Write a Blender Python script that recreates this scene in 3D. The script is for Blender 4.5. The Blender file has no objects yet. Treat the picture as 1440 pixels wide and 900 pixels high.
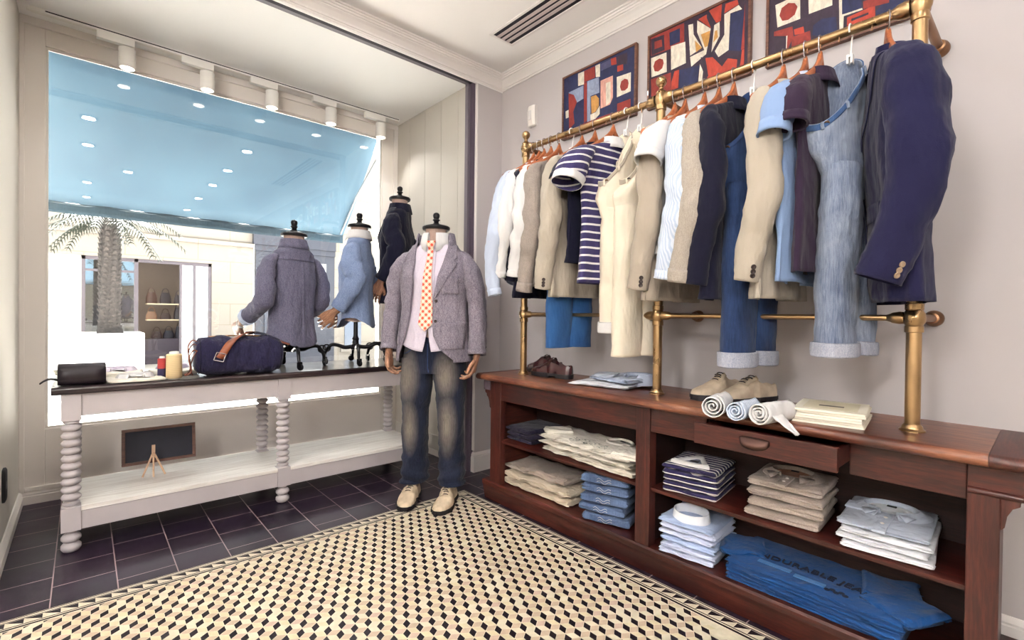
import bpy, bmesh, math, random
from mathutils import Vector, Matrix, noise
random.seed(11)
SC = bpy.context.scene
COL = SC.collection
PI = math.pi
R = math.radians

# ------------------------------------------------------------------ colours / materials
def lin(c):
    out = []
    for v in c[:3]:
        v = v / 255.0
        out.append(v / 12.92 if v <= 0.04045 else ((v + 0.055) / 1.055) ** 2.4)
    return (out[0], out[1], out[2], 1.0)

class NT:
    """small node-tree helper"""
    def __init__(self, name):
        self.m = bpy.data.materials.new(name)
        self.m.use_nodes = True
        self.t = self.m.node_tree
        self.t.nodes.clear()
        self.out = self.t.nodes.new('ShaderNodeOutputMaterial')
    def n(self, kind, **kw):
        nd = self.t.nodes.new('ShaderNode' + kind)
        for k, v in kw.items():
            setattr(nd, k, v)
        return nd
    def l(self, a, b):
        self.t.links.new(a, b)
    def setin(self, nd, **kw):
        for k, v in kw.items():
            nd.inputs[k.replace('_', ' ')].default_value = v
    def math(self, op, a, b=None, c=None, clamp=False):
        nd = self.n('Math', operation=op, use_clamp=clamp)
        for i, v in enumerate((a, b, c)):
            if v is None: continue
            if isinstance(v, (int, float)): nd.inputs[i].default_value = v
            else: self.l(v, nd.inputs[i])
        return nd.outputs[0]
    def mix(self, f, a, b, blend='MIX'):
        nd = self.n('Mix', data_type='RGBA', blend_type=blend)
        for sock, v in ((nd.inputs[0], f), (nd.inputs[6], a), (nd.inputs[7], b)):
            if isinstance(v, (int, float)): sock.default_value = v
            elif isinstance(v, (tuple, list)): sock.default_value = v
            else: self.l(v, sock)
        return nd.outputs[2]
    def coord(self, which='Object', scale=(1, 1, 1), rot=(0, 0, 0), loc=(0, 0, 0)):
        tc = self.n('TexCoord'); mp = self.n('Mapping')
        self.l(tc.outputs[which], mp.inputs[0])
        mp.inputs['Scale'].default_value = scale
        mp.inputs['Rotation'].default_value = rot
        mp.inputs['Location'].default_value = loc
        return mp.outputs[0]
    def noise(self, vec, scale, detail=3, rough=.55, dist=0):
        nd = self.n('TexNoise'); self.l(vec, nd.inputs['Vector'])
        self.setin(nd, Scale=scale, Detail=detail, Roughness=rough, Distortion=dist)
        return nd.outputs['Fac']
    def ramp(self, f, stops):
        nd = self.n('ValToRGB'); self.l(f, nd.inputs[0])
        e = nd.color_ramp.elements
        while len(e) < len(stops): e.new(0.5)
        for i, (p, c) in enumerate(stops):
            e[i].position = p; e[i].color = c
        return nd.outputs[0]
    def bump(self, h, strength=.3, dist=.01):
        nd = self.n('Bump'); self.l(h, nd.inputs['Height'])
        nd.inputs['Strength'].default_value = strength; nd.inputs['Distance'].default_value = dist
        return nd.outputs[0]
    def bsdf(self, color, rough=.5, metal=0, normal=None, spec=.5, sheen=0, coat=0, trans=0, emit=None, estr=0, ior=1.45):
        b = self.n('BsdfPrincipled')
        for key, v in (('Base Color', color), ('Roughness', rough), ('Metallic', metal)):
            if isinstance(v, (int, float, tuple, list)): b.inputs[key].default_value = v
            else: self.l(v, b.inputs[key])
        b.inputs['Specular IOR Level'].default_value = spec
        b.inputs['Sheen Weight'].default_value = sheen
        b.inputs['Coat Weight'].default_value = coat
        b.inputs['Transmission Weight'].default_value = trans
        b.inputs['IOR'].default_value = ior
        if normal is not None: self.l(normal, b.inputs['Normal'])
        if emit is not None:
            b.inputs['Emission Color'].default_value = emit; b.inputs['Emission Strength'].default_value = estr
        self.l(b.outputs[0], self.out.inputs['Surface'])
        return b

def plain(name, c, rough=.5, metal=0, spec=.5, mott=0, mscale=4, coat=0, bump=0, bscale=40, emit=0):
    k = NT(name); col = lin(c); nrm = None
    v = k.coord('Object')
    if mott:
        f = k.noise(v, mscale, 4)
        d = tuple(x * (1 - mott) for x in col[:3]) + (1,); u = tuple(min(1, x * (1 + mott)) for x in col[:3]) + (1,)
        col2 = k.ramp(f, [(.3, d), (.7, u)])
    else: col2 = col
    if bump: nrm = k.bump(k.noise(v, bscale, 3), bump, .004)
    k.bsdf(col2, rough, metal, nrm, spec, coat=coat, emit=lin(c) if emit else None, estr=emit)
    return k.m

def wood(name, c1, c2, axis='y', rough=.42, scale=1.0, coat=.15, knots=.5):
    k = NT(name)
    s = {'x': (1.2, 14, 14), 'y': (14, 1.2, 14), 'z': (14, 14, 1.2)}[axis]
    v = k.coord('Object', tuple(q * scale for q in s))
    f = k.noise(v, 2.2, 6, .62, 1.2)
    g = k.noise(k.coord('Object', tuple(q * scale * 6 for q in s)), 3.0, 3, .6)
    big = k.noise(k.coord('Object'), 3.0, 3)
    h = k.math('ADD', k.math('MULTIPLY', f, .6), k.math('MULTIPLY', g, .4))
    h = k.math('ADD', h, k.math('MULTIPLY', k.math('SUBTRACT', big, .5), knots))
    dk = tuple(x * .45 for x in lin(c1)[:3]) + (1,)
    col = k.ramp(h, [(.25, dk), (.45, lin(c1)), (.75, lin(c2))])
    rr = k.math('ADD', rough - .1, k.math('MULTIPLY', big, .25))
    k.bsdf(col, rr, 0, k.bump(h, .25, .002), .5, coat=coat)
    return k.m

def brass(name, c, rough=.25):
    k = NT(name); v = k.coord('Object')
    f = k.noise(v, 9, 5)
    d = tuple(x * .75 for x in lin(c)[:3]) + (1,)
    col = k.ramp(f, [(.3, d), (.62, lin(c))])
    rr = k.math('ADD', rough - .06, k.math('MULTIPLY', f, .2))
    k.bsdf(col, rr, 1.0, k.bump(k.noise(v, 60, 2), .05, .002))
    return k.m

def fabric(name, c, c2=None, kind='plain', mott=.1, rough=.9, freq=20, duty=.3, axis='z', wr=.8, wscale=8, sheen=.1):
    """cloth: plain / heather / denim / stripe / pin / gingham"""
    k = NT(name); v = k.coord('Object')
    a = lin(c); b = lin(c2) if c2 else tuple(x * .6 for x in a[:3]) + (1,)
    low = k.noise(v, 5, 3)
    if kind == 'heather':
        f = k.noise(v, 260, 2, .7)
        st = k.noise(k.coord('Object', (400, 400, 40)), 1, 2)
        f = k.math('ADD', k.math('MULTIPLY', f, .6), k.math('MULTIPLY', st, .4))
        col = k.ramp(f, [(.36, b), (.62, a)])
    elif kind == 'denim':
        st = k.noise(k.coord('Object', (150, 150, 10)), 1.6, 4, .7)
        w = k.noise(v, 4.5, 3, .6, .4)
        f = k.math('ADD', k.math('MULTIPLY', st, .45), k.math('MULTIPLY', w, .75))
        col = k.ramp(f, [(.38, a), (.78, b)])
    elif kind in ('stripe', 'pin'):
        sp = k.n('SeparateXYZ'); k.l(v, sp.inputs[0])
        s = k.math('ADD', sp.outputs[0], sp.outputs[1]) if axis == 'xy' else sp.outputs['xyz'.index(axis)]
        wob = k.math('MULTIPLY', k.math('SUBTRACT', k.noise(v, 7, 2), .5), .010 if kind == 'stripe' else .002)
        fr = k.math('FRACT', k.math('MULTIPLY', k.math('ADD', s, wob), freq))
        f = k.math('LESS_THAN', fr, duty)
        col = k.mix(f, a, b)
    elif kind == 'gingham':
        sp = k.n('SeparateXYZ'); k.l(v, sp.inputs[0])
        x = k.math('ADD', sp.outputs[0], sp.outputs[2]); y = k.math('SUBTRACT', sp.outputs[0], sp.outputs[2])
        fx = k.math('LESS_THAN', k.math('FRACT', k.math('MULTIPLY', x, freq)), .5)
        fy = k.math('LESS_THAN', k.math('FRACT', k.math('MULTIPLY', y, freq)), .5)
        f = k.math('MULTIPLY', k.math('ADD', fx, fy), .5)
        col = k.ramp(f, [(.0, a), (.5, tuple((p * .62 + q * .38) for p, q in zip(a, b))), (1.0, b)])
    else:
        col = a
    lo = tuple([1 - mott] * 3) + (1,); hi = tuple([1 + mott * .5] * 3) + (1,)
    col = k.mix(1.0, col, k.ramp(low, [(.3, lo), (.7, hi)]), 'MULTIPLY')
    hgt = k.math('ADD', k.noise(k.coord('Object', (1, 1, .5)), wscale, 3, .5, .4), k.math('MULTIPLY', k.noise(k.coord('Object', (1, 1, .3), rot=(.3, .2, 0)), wscale * 3, 2, .5, .3), .3))
    hgt = k.math('ADD', hgt, k.math('MULTIPLY', k.noise(v, 500, 1), .03))
    k.bsdf(col, rough, 0, k.bump(hgt, wr, .035), .2, sheen=sheen)
    return k.m

# ------------------------------------------------------------------ mesh builder
def frame_path(pts):
    """parallel-transport frames for a polyline"""
    n = len(pts); T = []
    for i in range(n):
        a = pts[max(0, i - 1)]; b = pts[min(n - 1, i + 1)]
        t = (b - a); t = t.normalized() if t.length > 1e-9 else Vector((0, 0, 1)); T.append(t)
    up = Vector((0, -1, 0)) if abs(T[0].y) < .9 else Vector((1, 0, 0))
    U = (up - T[0] * up.dot(T[0])).normalized(); fr = []
    for i in range(n):
        U = (U - T[i] * U.dot(T[i])).normalized()
        fr.append((T[i], U, T[i].cross(U)))
    return fr

def catmull(P, n):
    """n samples through control values (Vectors, tuples or floats)"""
    m = len(P); out = []
    for i in range(n):
        s = i / (n - 1) * (m - 1); k = min(int(s), m - 2); t = s - k
        p0 = P[max(0, k - 1)]; p1 = P[k]; p2 = P[k + 1]; p3 = P[min(m - 1, k + 2)]
        def f(a, b, c, d):
            return .5 * ((2 * b) + (c - a) * t + (2 * a - 5 * b + 4 * c - d) * t * t + (3 * b - a - 3 * c + d) * t ** 3)
        if isinstance(p0, (int, float)): out.append(f(p0, p1, p2, p3))
        else: out.append(Vector([f(p0[j], p1[j], p2[j], p3[j]) for j in range(len(p0))]))
    return out

def nz(p, f=1.0, seed=0.0):
    return noise.noise(Vector((p[0] * f + seed * 3.7, p[1] * f - seed * 1.9, p[2] * f + seed * 5.3)))

class MB:
    def __init__(self):
        self.v = []; self.f = []; self.mi = []
        self.M = Matrix.Identity(4); self.cur = 0
    def add(self, p):
        self.v.append(self.M @ Vector(p)); return len(self.v) - 1
    def face(self, idx, mi=None):
        self.f.append(tuple(idx)); self.mi.append(self.cur if mi is None else mi)
    def quad(self, *pts, mi=None):
        self.face([self.add(p) for p in pts], mi)
    def box(self, x0, x1, y0, y1, z0, z1, mi=None):
        i = [self.add(p) for p in ((x0, y0, z0), (x1, y0, z0), (x1, y1, z0), (x0, y1, z0), (x0, y0, z1), (x1, y0, z1), (x1, y1, z1), (x0, y1, z1))]
        for q in ((0, 3, 2, 1), (4, 5, 6, 7), (0, 1, 5, 4), (1, 2, 6, 5), (2, 3, 7, 6), (3, 0, 4, 7)):
            self.face([i[k] for k in q], mi)
    def grid(self, rows, closed=False, mi=None, flip=False):
        ids = [[self.add(p) for p in r] for r in rows]
        n = len(ids[0])
        for a in range(len(ids) - 1):
            for b in range(n if closed else n - 1):
                c = (b + 1) % n
                q = (ids[a][b], ids[a][c], ids[a + 1][c], ids[a + 1][b])
                self.face(q[::-1] if flip else q, mi)
        return ids
    def cap(self, ring, mi=None, flip=False):
        self.face(ring[::-1] if flip else ring, mi)
    def loft(self, rows, cap0=True, cap1=True, mi=None):
        ids = self.grid(rows, True, mi)
        if cap0: self.cap(ids[0], mi, True)
        if cap1: self.cap(ids[-1], mi)
        return ids
    def tube(self, pts, r, n=10, caps=True, mi=None, flat=1.0, U=None):
        pts = [Vector(p) for p in pts]
        if isinstance(r, (int, float)): r = [r] * len(pts)
        rows = []
        for (t, u, w), p, q in zip(frame_path(pts), pts, r):
            if U is not None:
                u = Vector(U); u = (u - t * u.dot(t)).normalized(); w = t.cross(u)
            rows.append([p + (u * math.cos(2 * PI * k / n) * flat + w * math.sin(2 * PI * k / n)) * q for k in range(n)])
        return self.loft(rows, caps, caps, mi)
    def lathe(self, prof, c=(0, 0, 0), n=24, axis='z', caps=True, mi=None):
        c = Vector(c); rows = []
        for r, z in prof:
            ring = []
            for k in range(n):
                a = 2 * PI * k / n
                if axis == 'z': ring.append(c + Vector((r * math.cos(a), r * math.sin(a), z)))
                elif axis == 'x': ring.append(c + Vector((z, r * math.cos(a), r * math.sin(a))))
                else: ring.append(c + Vector((r * math.sin(a), z, r * math.cos(a))))
            rows.append(ring)
        return self.loft(rows, caps, caps, mi)
    def prism(self, poly, d, mi=None):
        """poly: 3-D outline, extruded along vector d"""
        a = [self.add(p) for p in poly]; b = [self.add(Vector(p) + Vector(d)) for p in poly]
        n = len(a); self.face(a[::-1], mi); self.face(b, mi)
        for k in range(n): self.face((a[k], a[(k + 1) % n], b[(k + 1) % n], b[k]), mi)
    def build(self, name, mats, parent=None, smooth=True, angle=40, bevel=0, solid=0, sub=0, loc=None, recalc=True, soff=0):
        me = bpy.data.meshes.new(name)
        me.from_pydata([tuple(p) for p in self.v], [], self.f)
        if not isinstance(mats, (list, tuple)): mats = [mats]
        for m in mats: me.materials.append(m)
        if len(mats) > 1: me.polygons.foreach_set('material_index', self.mi)
        if recalc:
            bm = bmesh.new(); bm.from_mesh(me)
            bmesh.ops.recalc_face_normals(bm, faces=bm.faces)
            bm.to_mesh(me); bm.free()
        if smooth:
            me.polygons.foreach_set('use_smooth', [True] * len(me.polygons))
            me.set_sharp_from_angle(angle=R(angle))
        me.update()
        o = bpy.data.objects.new(name, me); COL.objects.link(o)
        if parent: o.parent = parent
        if loc: o.location = loc
        if solid:
            md = o.modifiers.new('solid', 'SOLIDIFY'); md.thickness = solid; md.offset = soff
        if bevel:
            md = o.modifiers.new('bevel', 'BEVEL'); md.width = bevel; md.segments = 2; md.limit_method = 'ANGLE'; md.angle_limit = R(40)
        if sub:
            md = o.modifiers.new('sub', 'SUBSURF'); md.levels = sub; md.render_levels = sub
        return o

def thing(name, label, cat, loc=(0, 0, 0), rotz=0, group=None):
    o = bpy.data.objects.new(name, None); COL.objects.link(o)
    o.empty_display_size = .05
    o.location = loc; o.rotation_euler = (0, 0, rotz)
    return tag(o, label, cat, group)
def tag(o, label, cat, group=None):
    o['label'] = label; o['category'] = cat
    if group: o['group'] = group
    return o
def struct(mb, name, mats, label=None, **kw):
    o = mb.build(name, mats, **kw); o['kind'] = 'structure'
    if label: o['label'] = label
    return o
def copy_tree(o, parent=None):
    c = o.copy(); COL.objects.link(c); c.parent = parent
    for ch in [x for x in bpy.data.objects if x.parent == o]: copy_tree(ch, c)
    return c
# ------------------------------------------------------------------ camera (17 mm full-frame view from 1.1 m)
def make_camera():
    yaw, pit, rol, f = 0.7268, 0.0102, 0.0115, 677.561
    F = Vector((math.sin(yaw), math.cos(yaw), 0)); Rt = Vector((math.cos(yaw), -math.sin(yaw), 0)); U = Vector((0, 0, 1))
    F2 = F * math.cos(pit) - U * math.sin(pit); U2 = U * math.cos(pit) + F * math.sin(pit)
    R3 = Rt * math.cos(rol) + U2 * math.sin(rol); U3 = U2 * math.cos(rol) - Rt * math.sin(rol)
    cd = bpy.data.cameras.new('camera'); co = bpy.data.objects.new('camera', cd); COL.objects.link(co)
    M = Matrix((R3, U3, -F2)).transposed().to_4x4(); M.translation = (0, 0, 1.1)
    co.matrix_world = M
    cd.sensor_width = 36; cd.lens = f / 1440 * 36; cd.clip_start = .02; cd.clip_end = 200
    SC.camera = co
make_camera()

# ------------------------------------------------------------------ dimensions
WX, SY = 2.265, 2.68        # right wall, wall beside the window recess
AX, WY = 2.06, 3.84         # side wall of the recess, window wall
LX = -0.27                  # left wall of the recess
CZ, RZ = 2.80, 2.74         # room ceiling, recess ceiling

M_wall = plain('paint_mauve_grey', (190, 183, 183), .85, mott=.02, mscale=1.5)
M_cream = plain('paint_warm_cream', (232, 226, 215), .8, mott=.02, mscale=1.5)
M_ceil = plain('paint_ceiling', (242, 238, 235), .9)
M_recess = plain('paint_recess_white', (253, 252, 250), .8)
M_frame = plain('paint_window_greige', (238, 231, 224), .6)
M_panel = plain('paint_panel_greige', (198, 192, 182), .6)
M_trimw = plain('paint_trim', (232, 226, 222), .6)
M_dark = plain('dark_gap', (30, 24, 34), .8)
M_alu = plain('grey_aluminium', (112, 104, 112), .6)
M_white = plain('white_enamel', (245, 242, 236), .35)
M_black = plain('black_metal', (18, 16, 20), .3, .4)
M_blackm = plain('black_matt', (16, 15, 20), .6)

# ------------------------------------------------------------------ floor
def tile_mat():
    k = NT('dark_slate_tiles')
    tc = k.n('TexCoord'); sp = k.n('SeparateXYZ'); k.l(tc.outputs['Object'], sp.inputs[0])
    cb = k.n('CombineXYZ')
    k.l(k.math('ADD', sp.outputs[1], -2.92 + .0), cb.inputs[0]); k.l(k.math('ADD', sp.outputs[0], -.302 + .197 * 20), cb.inputs[1])
    br = k.n('TexBrick'); k.l(cb.outputs[0], br.inputs['Vector'])
    br.offset = .5; br.inputs['Scale'].default_value = 1
    br.inputs['Brick Width'].default_value = .2; br.inputs['Row Height'].default_value = .197
    br.inputs['Mortar Size'].default_value = .0022; br.inputs['Mortar Smooth'].default_value = .1
    br.inputs['Color1'].default_value = lin((34, 25, 40)); br.inputs['Color2'].default_value = lin((46, 34, 48))
    br.inputs['Mortar'].default_value = lin((158, 138, 138))
    nzf = k.noise(tc.outputs['Object'], 6, 5, .6)
    col = k.mix(.5, br.outputs['Color'], k.mix(1.0, br.outputs['Color'], k.ramp(nzf, [(.3, (.45, .45, .5, 1)), (.7, (1.5, 1.4, 1.4, 1))]), 'MULTIPLY'))
    rr = k.math('ADD', .2, k.math('MULTIPLY', nzf, .3))
    h = k.math('ADD', k.math('MULTIPLY', br.outputs['Fac'], -1.0), k.math('MULTIPLY', nzf, .5))
    k.bsdf(col, rr, 0, k.bump(h, .25, .003), .4)
    return k.m
fl = MB(); fl.box(-3.2, WX + .1, -3.2, WY + .2, -.06, 0)
struct(fl, 'floor', tile_mat(), smooth=False)

def mosaic():
    Xo, Yo, Xi, Yi = 1.784, 2.44, 1.697, 2.353
    x0, y0 = -1.7, -1.3
    bm = bmesh.new()
    h, v, w = .025, .031, .0165
    rnd = random.Random(3)
    def add(poly, mi, z=.0016, shrink=.93):
        c = Vector((sum(p[0] for p in poly) / len(poly), sum(p[1] for p in poly) / len(poly)))
        vs = [bm.verts.new((c.x + (p[0] - c.x) * shrink, c.y + (p[1] - c.y) * shrink, z)) for p in poly]
        f = bm.faces.new(vs); f.material_index = mi
    ox, oy = .833, 1.461           # centre of one dark lozenge
    for j in range(-62, 22):
        for i in range(-60, 24):
            ax = ox + i * 2 * h + j * h - h / 2; ay = oy + j * (v + w) - (v + w) / 2
            if ax < x0 - .06 or ax > Xi or ay < y0 - .06 or ay > Yi: continue
            p = (0, v); q = (h, w); r = (h, -w)
            A = (ax, ay)
            def o(*vs): return (A[0] + sum(t[0] for t in vs), A[1] + sum(t[1] for t in vs))
            add([o(), o(q), o(p, q), o(p)], 0)
            t = rnd.random()
            add([o(q), o(q, r), o(p, q, r), o(p, q)], 1 if t < .6 else 2)
            t = rnd.random()
            add([o(), o(q), o(q, r), o(r)], 3 if t < .6 else (2 if t < .8 else 4))
    for co, no in (((Xi, 0, 0), (1, 0, 0)), ((0, Yi, 0), (0, 1, 0)), ((x0, 0, 0), (-1, 0, 0)), ((0, y0, 0), (0, -1, 0))):
        bmesh.ops.bisect_plane(bm, geom=bm.verts[:] + bm.edges[:] + bm.faces[:], plane_co=co, plane_no=no, clear_outer=True)
    z = .0012
    f = bm.faces.new([bm.verts.new(p) for p in ((x0, y0, z), (Xo, y0, z), (Xo, Yo, z), (x0, Yo, z))]); f.material_index = 5
    # border: dark lines and a row of split squares on each of the two shown sides
    lines = ((.004, .009), (.0185, .0235), (.0615, .0665), (.0725, .0825))
    for a, b in lines:
        for poly in (((Xo - a, y0), (Xo - a, Yo - a), (Xo - b, Yo - b), (Xo - b, y0)),
                     ((x0, Yo - a), (Xo - a, Yo - a), (Xo - b, Yo - b), (x0, Yo - b))):
            add(poly, 0, .0019, 1.0)
    to, ti, pt = .0255, .061, .0478
    n = int((Yi - y0) / pt)
    for k in range(n):
        s = Yo - .075 - k * pt
        add([(Xo - to, s), (Xo - to, s - pt), (Xo - ti, s)], 0, .0019, .95)
        s = Xo - .075 - k * pt
        add([(s, Yo - to), (s - pt, Yo - to), (s, Yo - ti)], 0, .0019, .95)
    me = bpy.data.meshes.new('floor_mosaic')
    bmesh.ops.recalc_face_normals(bm, faces=bm.faces)
    for f in bm.faces:
        if f.normal.z < 0: f.normal_flip()
    bm.to_mesh(me); bm.free()
    for nm, c in (('mosaic_black', (28, 19, 28)), ('mosaic_cream', (212, 200, 166)), ('mosaic_ivory', (216, 206, 182)),
                  ('mosaic_tan', (198, 176, 152)), ('mosaic_rose', (202, 176, 158)), ('mosaic_base', (216, 206, 182))):
        me.materials.append(plain(nm, c, .38, mott=.07, mscale=30))
    ob = bpy.data.objects.new('floor_mosaic', me); COL.objects.link(ob)
    ob['kind'] = 'structure'
mosaic()

# ------------------------------------------------------------------ walls and ceilings
b = MB(); b.box(WX, WX + .1, -3.2, SY, 0, CZ); struct(b, 'wall_right', M_wall, smooth=False)
b = MB(); b.box(2.045, WX + .1, SY, SY + .09, 0, RZ + .12); b.box(AX, WX + .1, SY + .09, WY, 0, RZ + .12)
struct(b, 'wall_back', M_wall, smooth=False)
# panelled side wall of the recess
b = MB()
ys = [2.77, 2.92, 3.145, 3.38, 3.62, WY]
for a, c in zip(ys[:-1], ys[1:]): b.box(AX - .012, AX + .004, a + .0015, c - .0015, .16, RZ)
struct(b, 'wall_alcove', M_panel, smooth=False, bevel=.003)
b = MB(); b.box(LX - .1, LX, SY, WY, 0, RZ); b.box(-3.2, LX - .1, SY, SY + .1, 0, CZ)
struct(b, 'wall_left', M_cream, smooth=False)
b = MB(); b.box(-3.3, -3.2, -3.2, SY, 0, CZ); b.box(-3.3, WX + .1, -3.3, -3.2, 0, CZ)
struct(b, 'wall_front', M_cream, smooth=False)
b = MB(); b.box(-3.3, WX + .1, -3.3, SY, CZ, CZ + .08); b.box(LX - .1, WX + .1, SY - .004, SY + .015, RZ - .035, CZ + .08)
struct(b, 'ceiling', M_ceil, smooth=False)
b = MB(); b.box(LX - .1, AX + .05, 2.79, WY + .1, RZ, RZ + .1); struct(b, 'ceiling_alcove', M_recess, smooth=False)
# shutter slot and guides round the recess opening
b = MB(); b.box(LX, AX, SY + .016, 2.735, RZ - .028, RZ + .06, 0); b.box(LX, AX, 2.735, 2.79, RZ - .014, RZ + .02, 1)
b.box(2.0, 2.044, 2.735, 2.77, 0, RZ, 1); b.box(2.018, 2.044, 2.70, 2.735, 0, RZ, 3); b.box(2.036, 2.0449, SY + .002, 2.70, .15, RZ - .03, 2)
struct(b, 'trim_3', [M_dark, M_alu, M_trimw, plain('guide_channel', (84, 72, 86), .5)], smooth=False)

# cornice
def cornice():
    prof = [(0, -.088), (.007, -.088), (.009, -.083), (.009, -.078), (.015, -.077), (.017, -.070), (.019, -.066), (.034, -.046), (.046, -.036), (.047, -.030),
            (.053, -.030), (.055, -.024), (.055, -.019), (.061, -.019), (.063, -.013), (.063, -.009), (.071, -.008), (.073, -.003), (.073, 0), (0, 0)]
    b = MB(); rows = [[(WX - d, -3.2, CZ + z) for d, z in prof], [(WX - d, SY - d, CZ + z) for d, z in prof], [(-3.2, SY - d, CZ + z) for d, z in prof]]
    b.grid(rows); struct(b, 'trim_1', M_trimw, smooth=False)
cornice()
# baseboards
def base_run(name, path, h=.135, t=.016, mat=None):
    """path: list of (x,y,nx,ny) corners with inward offset directions"""
    prof = [(0, 0), (t, 0), (t, h - .03), (t - .004, h - .026), (t - .002, h - .018), (t * .45, h - .004), (t * .3, h), (0, h)]
    b = MB(); b.grid([[(x + nx * d, y + ny * d, z) for d, z in prof] for x, y, nx, ny in path])
    struct(b, name, mat or M_trimw, smooth=False)
base_run('baseboard_right', [(WX, -3.2, -1, 0), (WX, SY, -1, -1), (2.045, SY, -1, -1), (2.045, 2.70, -1, 0)])
base_run('baseboard_alcove', [(AX, 2.77, -1, 0), (AX, WY, -1, -1), (LX, WY, 1, -1), (LX, SY + .0, 1, 0)], .075, .018, M_frame)
b = MB(); b.box(AX - .016, AX, 2.77, WY, .02, .16); struct(b, 'trim_2', M_panel, smooth=False, bevel=.004)

# ------------------------------------------------------------------ shop window
GX0, GX1, GZ0, GZ1 = -.165, 1.912, .415, 2.602
def window():
    b = MB()
    y0, y1 = WY, WY + .12
    b.box(LX, GX0, y0, y1, 0, RZ); b.box(GX1, AX, y0, y1, 0, RZ)
    b.box(GX0, GX1, y0, y0 + .045, GZ1, RZ); b.box(GX0, GX1, y0, y1, 0, GZ0)
    f = 0.016
    # raised outer moulding and corner strips
    b.box(LX, AX, y0 - f, y0, RZ - .045, RZ); b.box(LX, LX + .022, y0 - f, y0, .07, RZ - .045); b.box(AX - .05, AX - .012, y0 - f, y0, .07, RZ - .045)
    b.box(LX + .022, AX - .05, y0 - f, y0, .07, .095)
    o = struct(b, 'window_1', M_frame, smooth=False, bevel=.003)
    # sight line of pale metal round the pane
    s = MB(); t = .012
    for x0, x1, z0, z1 in ((GX0, GX1, GZ1 - t, GZ1), (GX0, GX1, GZ0, GZ0 + t), (GX0, GX0 + t, GZ0 + t, GZ1 - t), (GX1 - t, GX1, GZ0 + t, GZ1 - t)):
        s.box(x0, x1, y0 + .012, y0 + .03, z0, z1)
    s.build('glazing_bead', plain('pale_bead', (228, 222, 214), .4), o, smooth=False)
    k = NT('window_glass')
    fr = k.n('Fresnel'); fr.inputs[0].default_value = 1.5
    tr = k.n('BsdfTransparent'); gl = k.n('BsdfGlossy'); gl.inputs['Roughness'].default_value = 0.0
    tr.inputs[0].default_value = (.97, .985, .98, 1)
    mx = k.n('MixShader'); k.l(fr.outputs[0], mx.inputs[0]); k.l(tr.outputs[0], mx.inputs[1]); k.l(gl.outputs[0], mx.inputs[2])
    k.l(mx.outputs[0], k.out.inputs['Surface'])
    g = MB(); g.box(GX0, GX1, y0 + .018, y0 + .026, GZ0, GZ1)
    g.build('pane', k.m, o, smooth=False)
window()

# ------------------------------------------------------------------ lamps
def area(name, loc, size, power, col=(1, .985, .97), rot=(0, 0, 0), spread=180):
    l = bpy.data.lights.new(name, 'AREA'); l.shape = 'DISK'; l.size = size; l.energy = power; l.color = col; l.spread = R(spread)
    o = bpy.data.objects.new(name, l); COL.objects.link(o); o.location = loc; o.rotation_euler = rot
    return o
def spot(name, loc, to, power, ang=70, blend=.6, col=(1, .98, .95), r=.03):
    l = bpy.data.lights.new(name, 'SPOT'); l.energy = power; l.spot_size = R(ang); l.spot_blend = blend; l.color = col; l.shadow_soft_size = r
    o = bpy.data.objects.new(name, l); COL.objects.link(o); o.location = loc
    o.rotation_euler = (Vector(to) - Vector(loc)).to_track_quat('-Z', 'Y').to_euler()
    return o
M_lamp = plain('lamp_glow', (255, 244, 224), .5, emit=9)
P_DOWN, P_SPOT = 2.0, 9
dl = None
for n, (x, y) in enumerate([(1.285, 2.045), (1.285, 1.12), (1.285, .22), (.03, 2.05), (.03, 1.13), (.4, .2)] + [(x, y) for x in (-1.2, -2.4) for y in (2.045, 1.12, .2, -.8, -1.9)] + [(x, y) for x in (.03, 1.285) for y in (-.8, -1.9)]):  # leading positions follow glass reflections; later rows are unseen, added for fill light
    if dl is None:
        dl = thing('ceiling_downlight', '', 'ceiling light', (0, 0, CZ), 0, 'recessed ceiling downlights')
        m = MB(); m.lathe([(.062, 0), (.062, -.006), (.05, -.008), (.045, -.003), (.045, 0)], n=32, caps=False); m.build('trim_ring', M_black, dl)
        m = MB(); m.lathe([(.0, -.002), (.046, -.002)], n=32, caps=False); m.build('lamp_lens', M_lamp, dl)
        o = dl
    else: o = copy_tree(dl)
    o.location = (x, y, CZ); o['label'] = 'round recessed downlight in the shop ceiling, some mirrored in the window, the rest added'
    area('downlight_lamp', (x, y, CZ - .012), .09, P_DOWN)

def globe(x, y, lab):  # unseen globe added behind the camera to even out the room light
    t = thing('added_fill_globe', lab, 'added fill lamp', (x, y, CZ), 0, 'added globe fill lamps')
    m = MB(); m.lathe([(.05, 0), (.05, -.018), (.012, -.026), (.006, -.03), (.006, -.5), (.02, -.505), (.02, -.53)], n=20, caps=False); m.build('cord', M_black, t)
    o = MB(); o.lathe([(.16 * math.sin(a), -.68 + .16 * math.cos(a)) for a in [.12 + k * (PI - .12) / 16 for k in range(17)]], n=28, caps=False)
    g = o.build('globe', plain('added_globe_glow', (255, 246, 232), .4, emit=3), t)
    g.visible_shadow = True
    l = bpy.data.lights.new('added_fill_lamp', 'POINT'); l.energy = P_GLOBE; l.shadow_soft_size = .17; l.color = (1, .985, .97)
    ob = bpy.data.objects.new('added_fill_lamp', l); COL.objects.link(ob); ob.location = (x, y, CZ - .68)
P_GLOBE = 600
for q, (x, y) in enumerate(((-1.7, .3), (-1.7, -1.7))): globe(x, y, 'opal glass globe added out of view as fill light for the shop')
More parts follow.
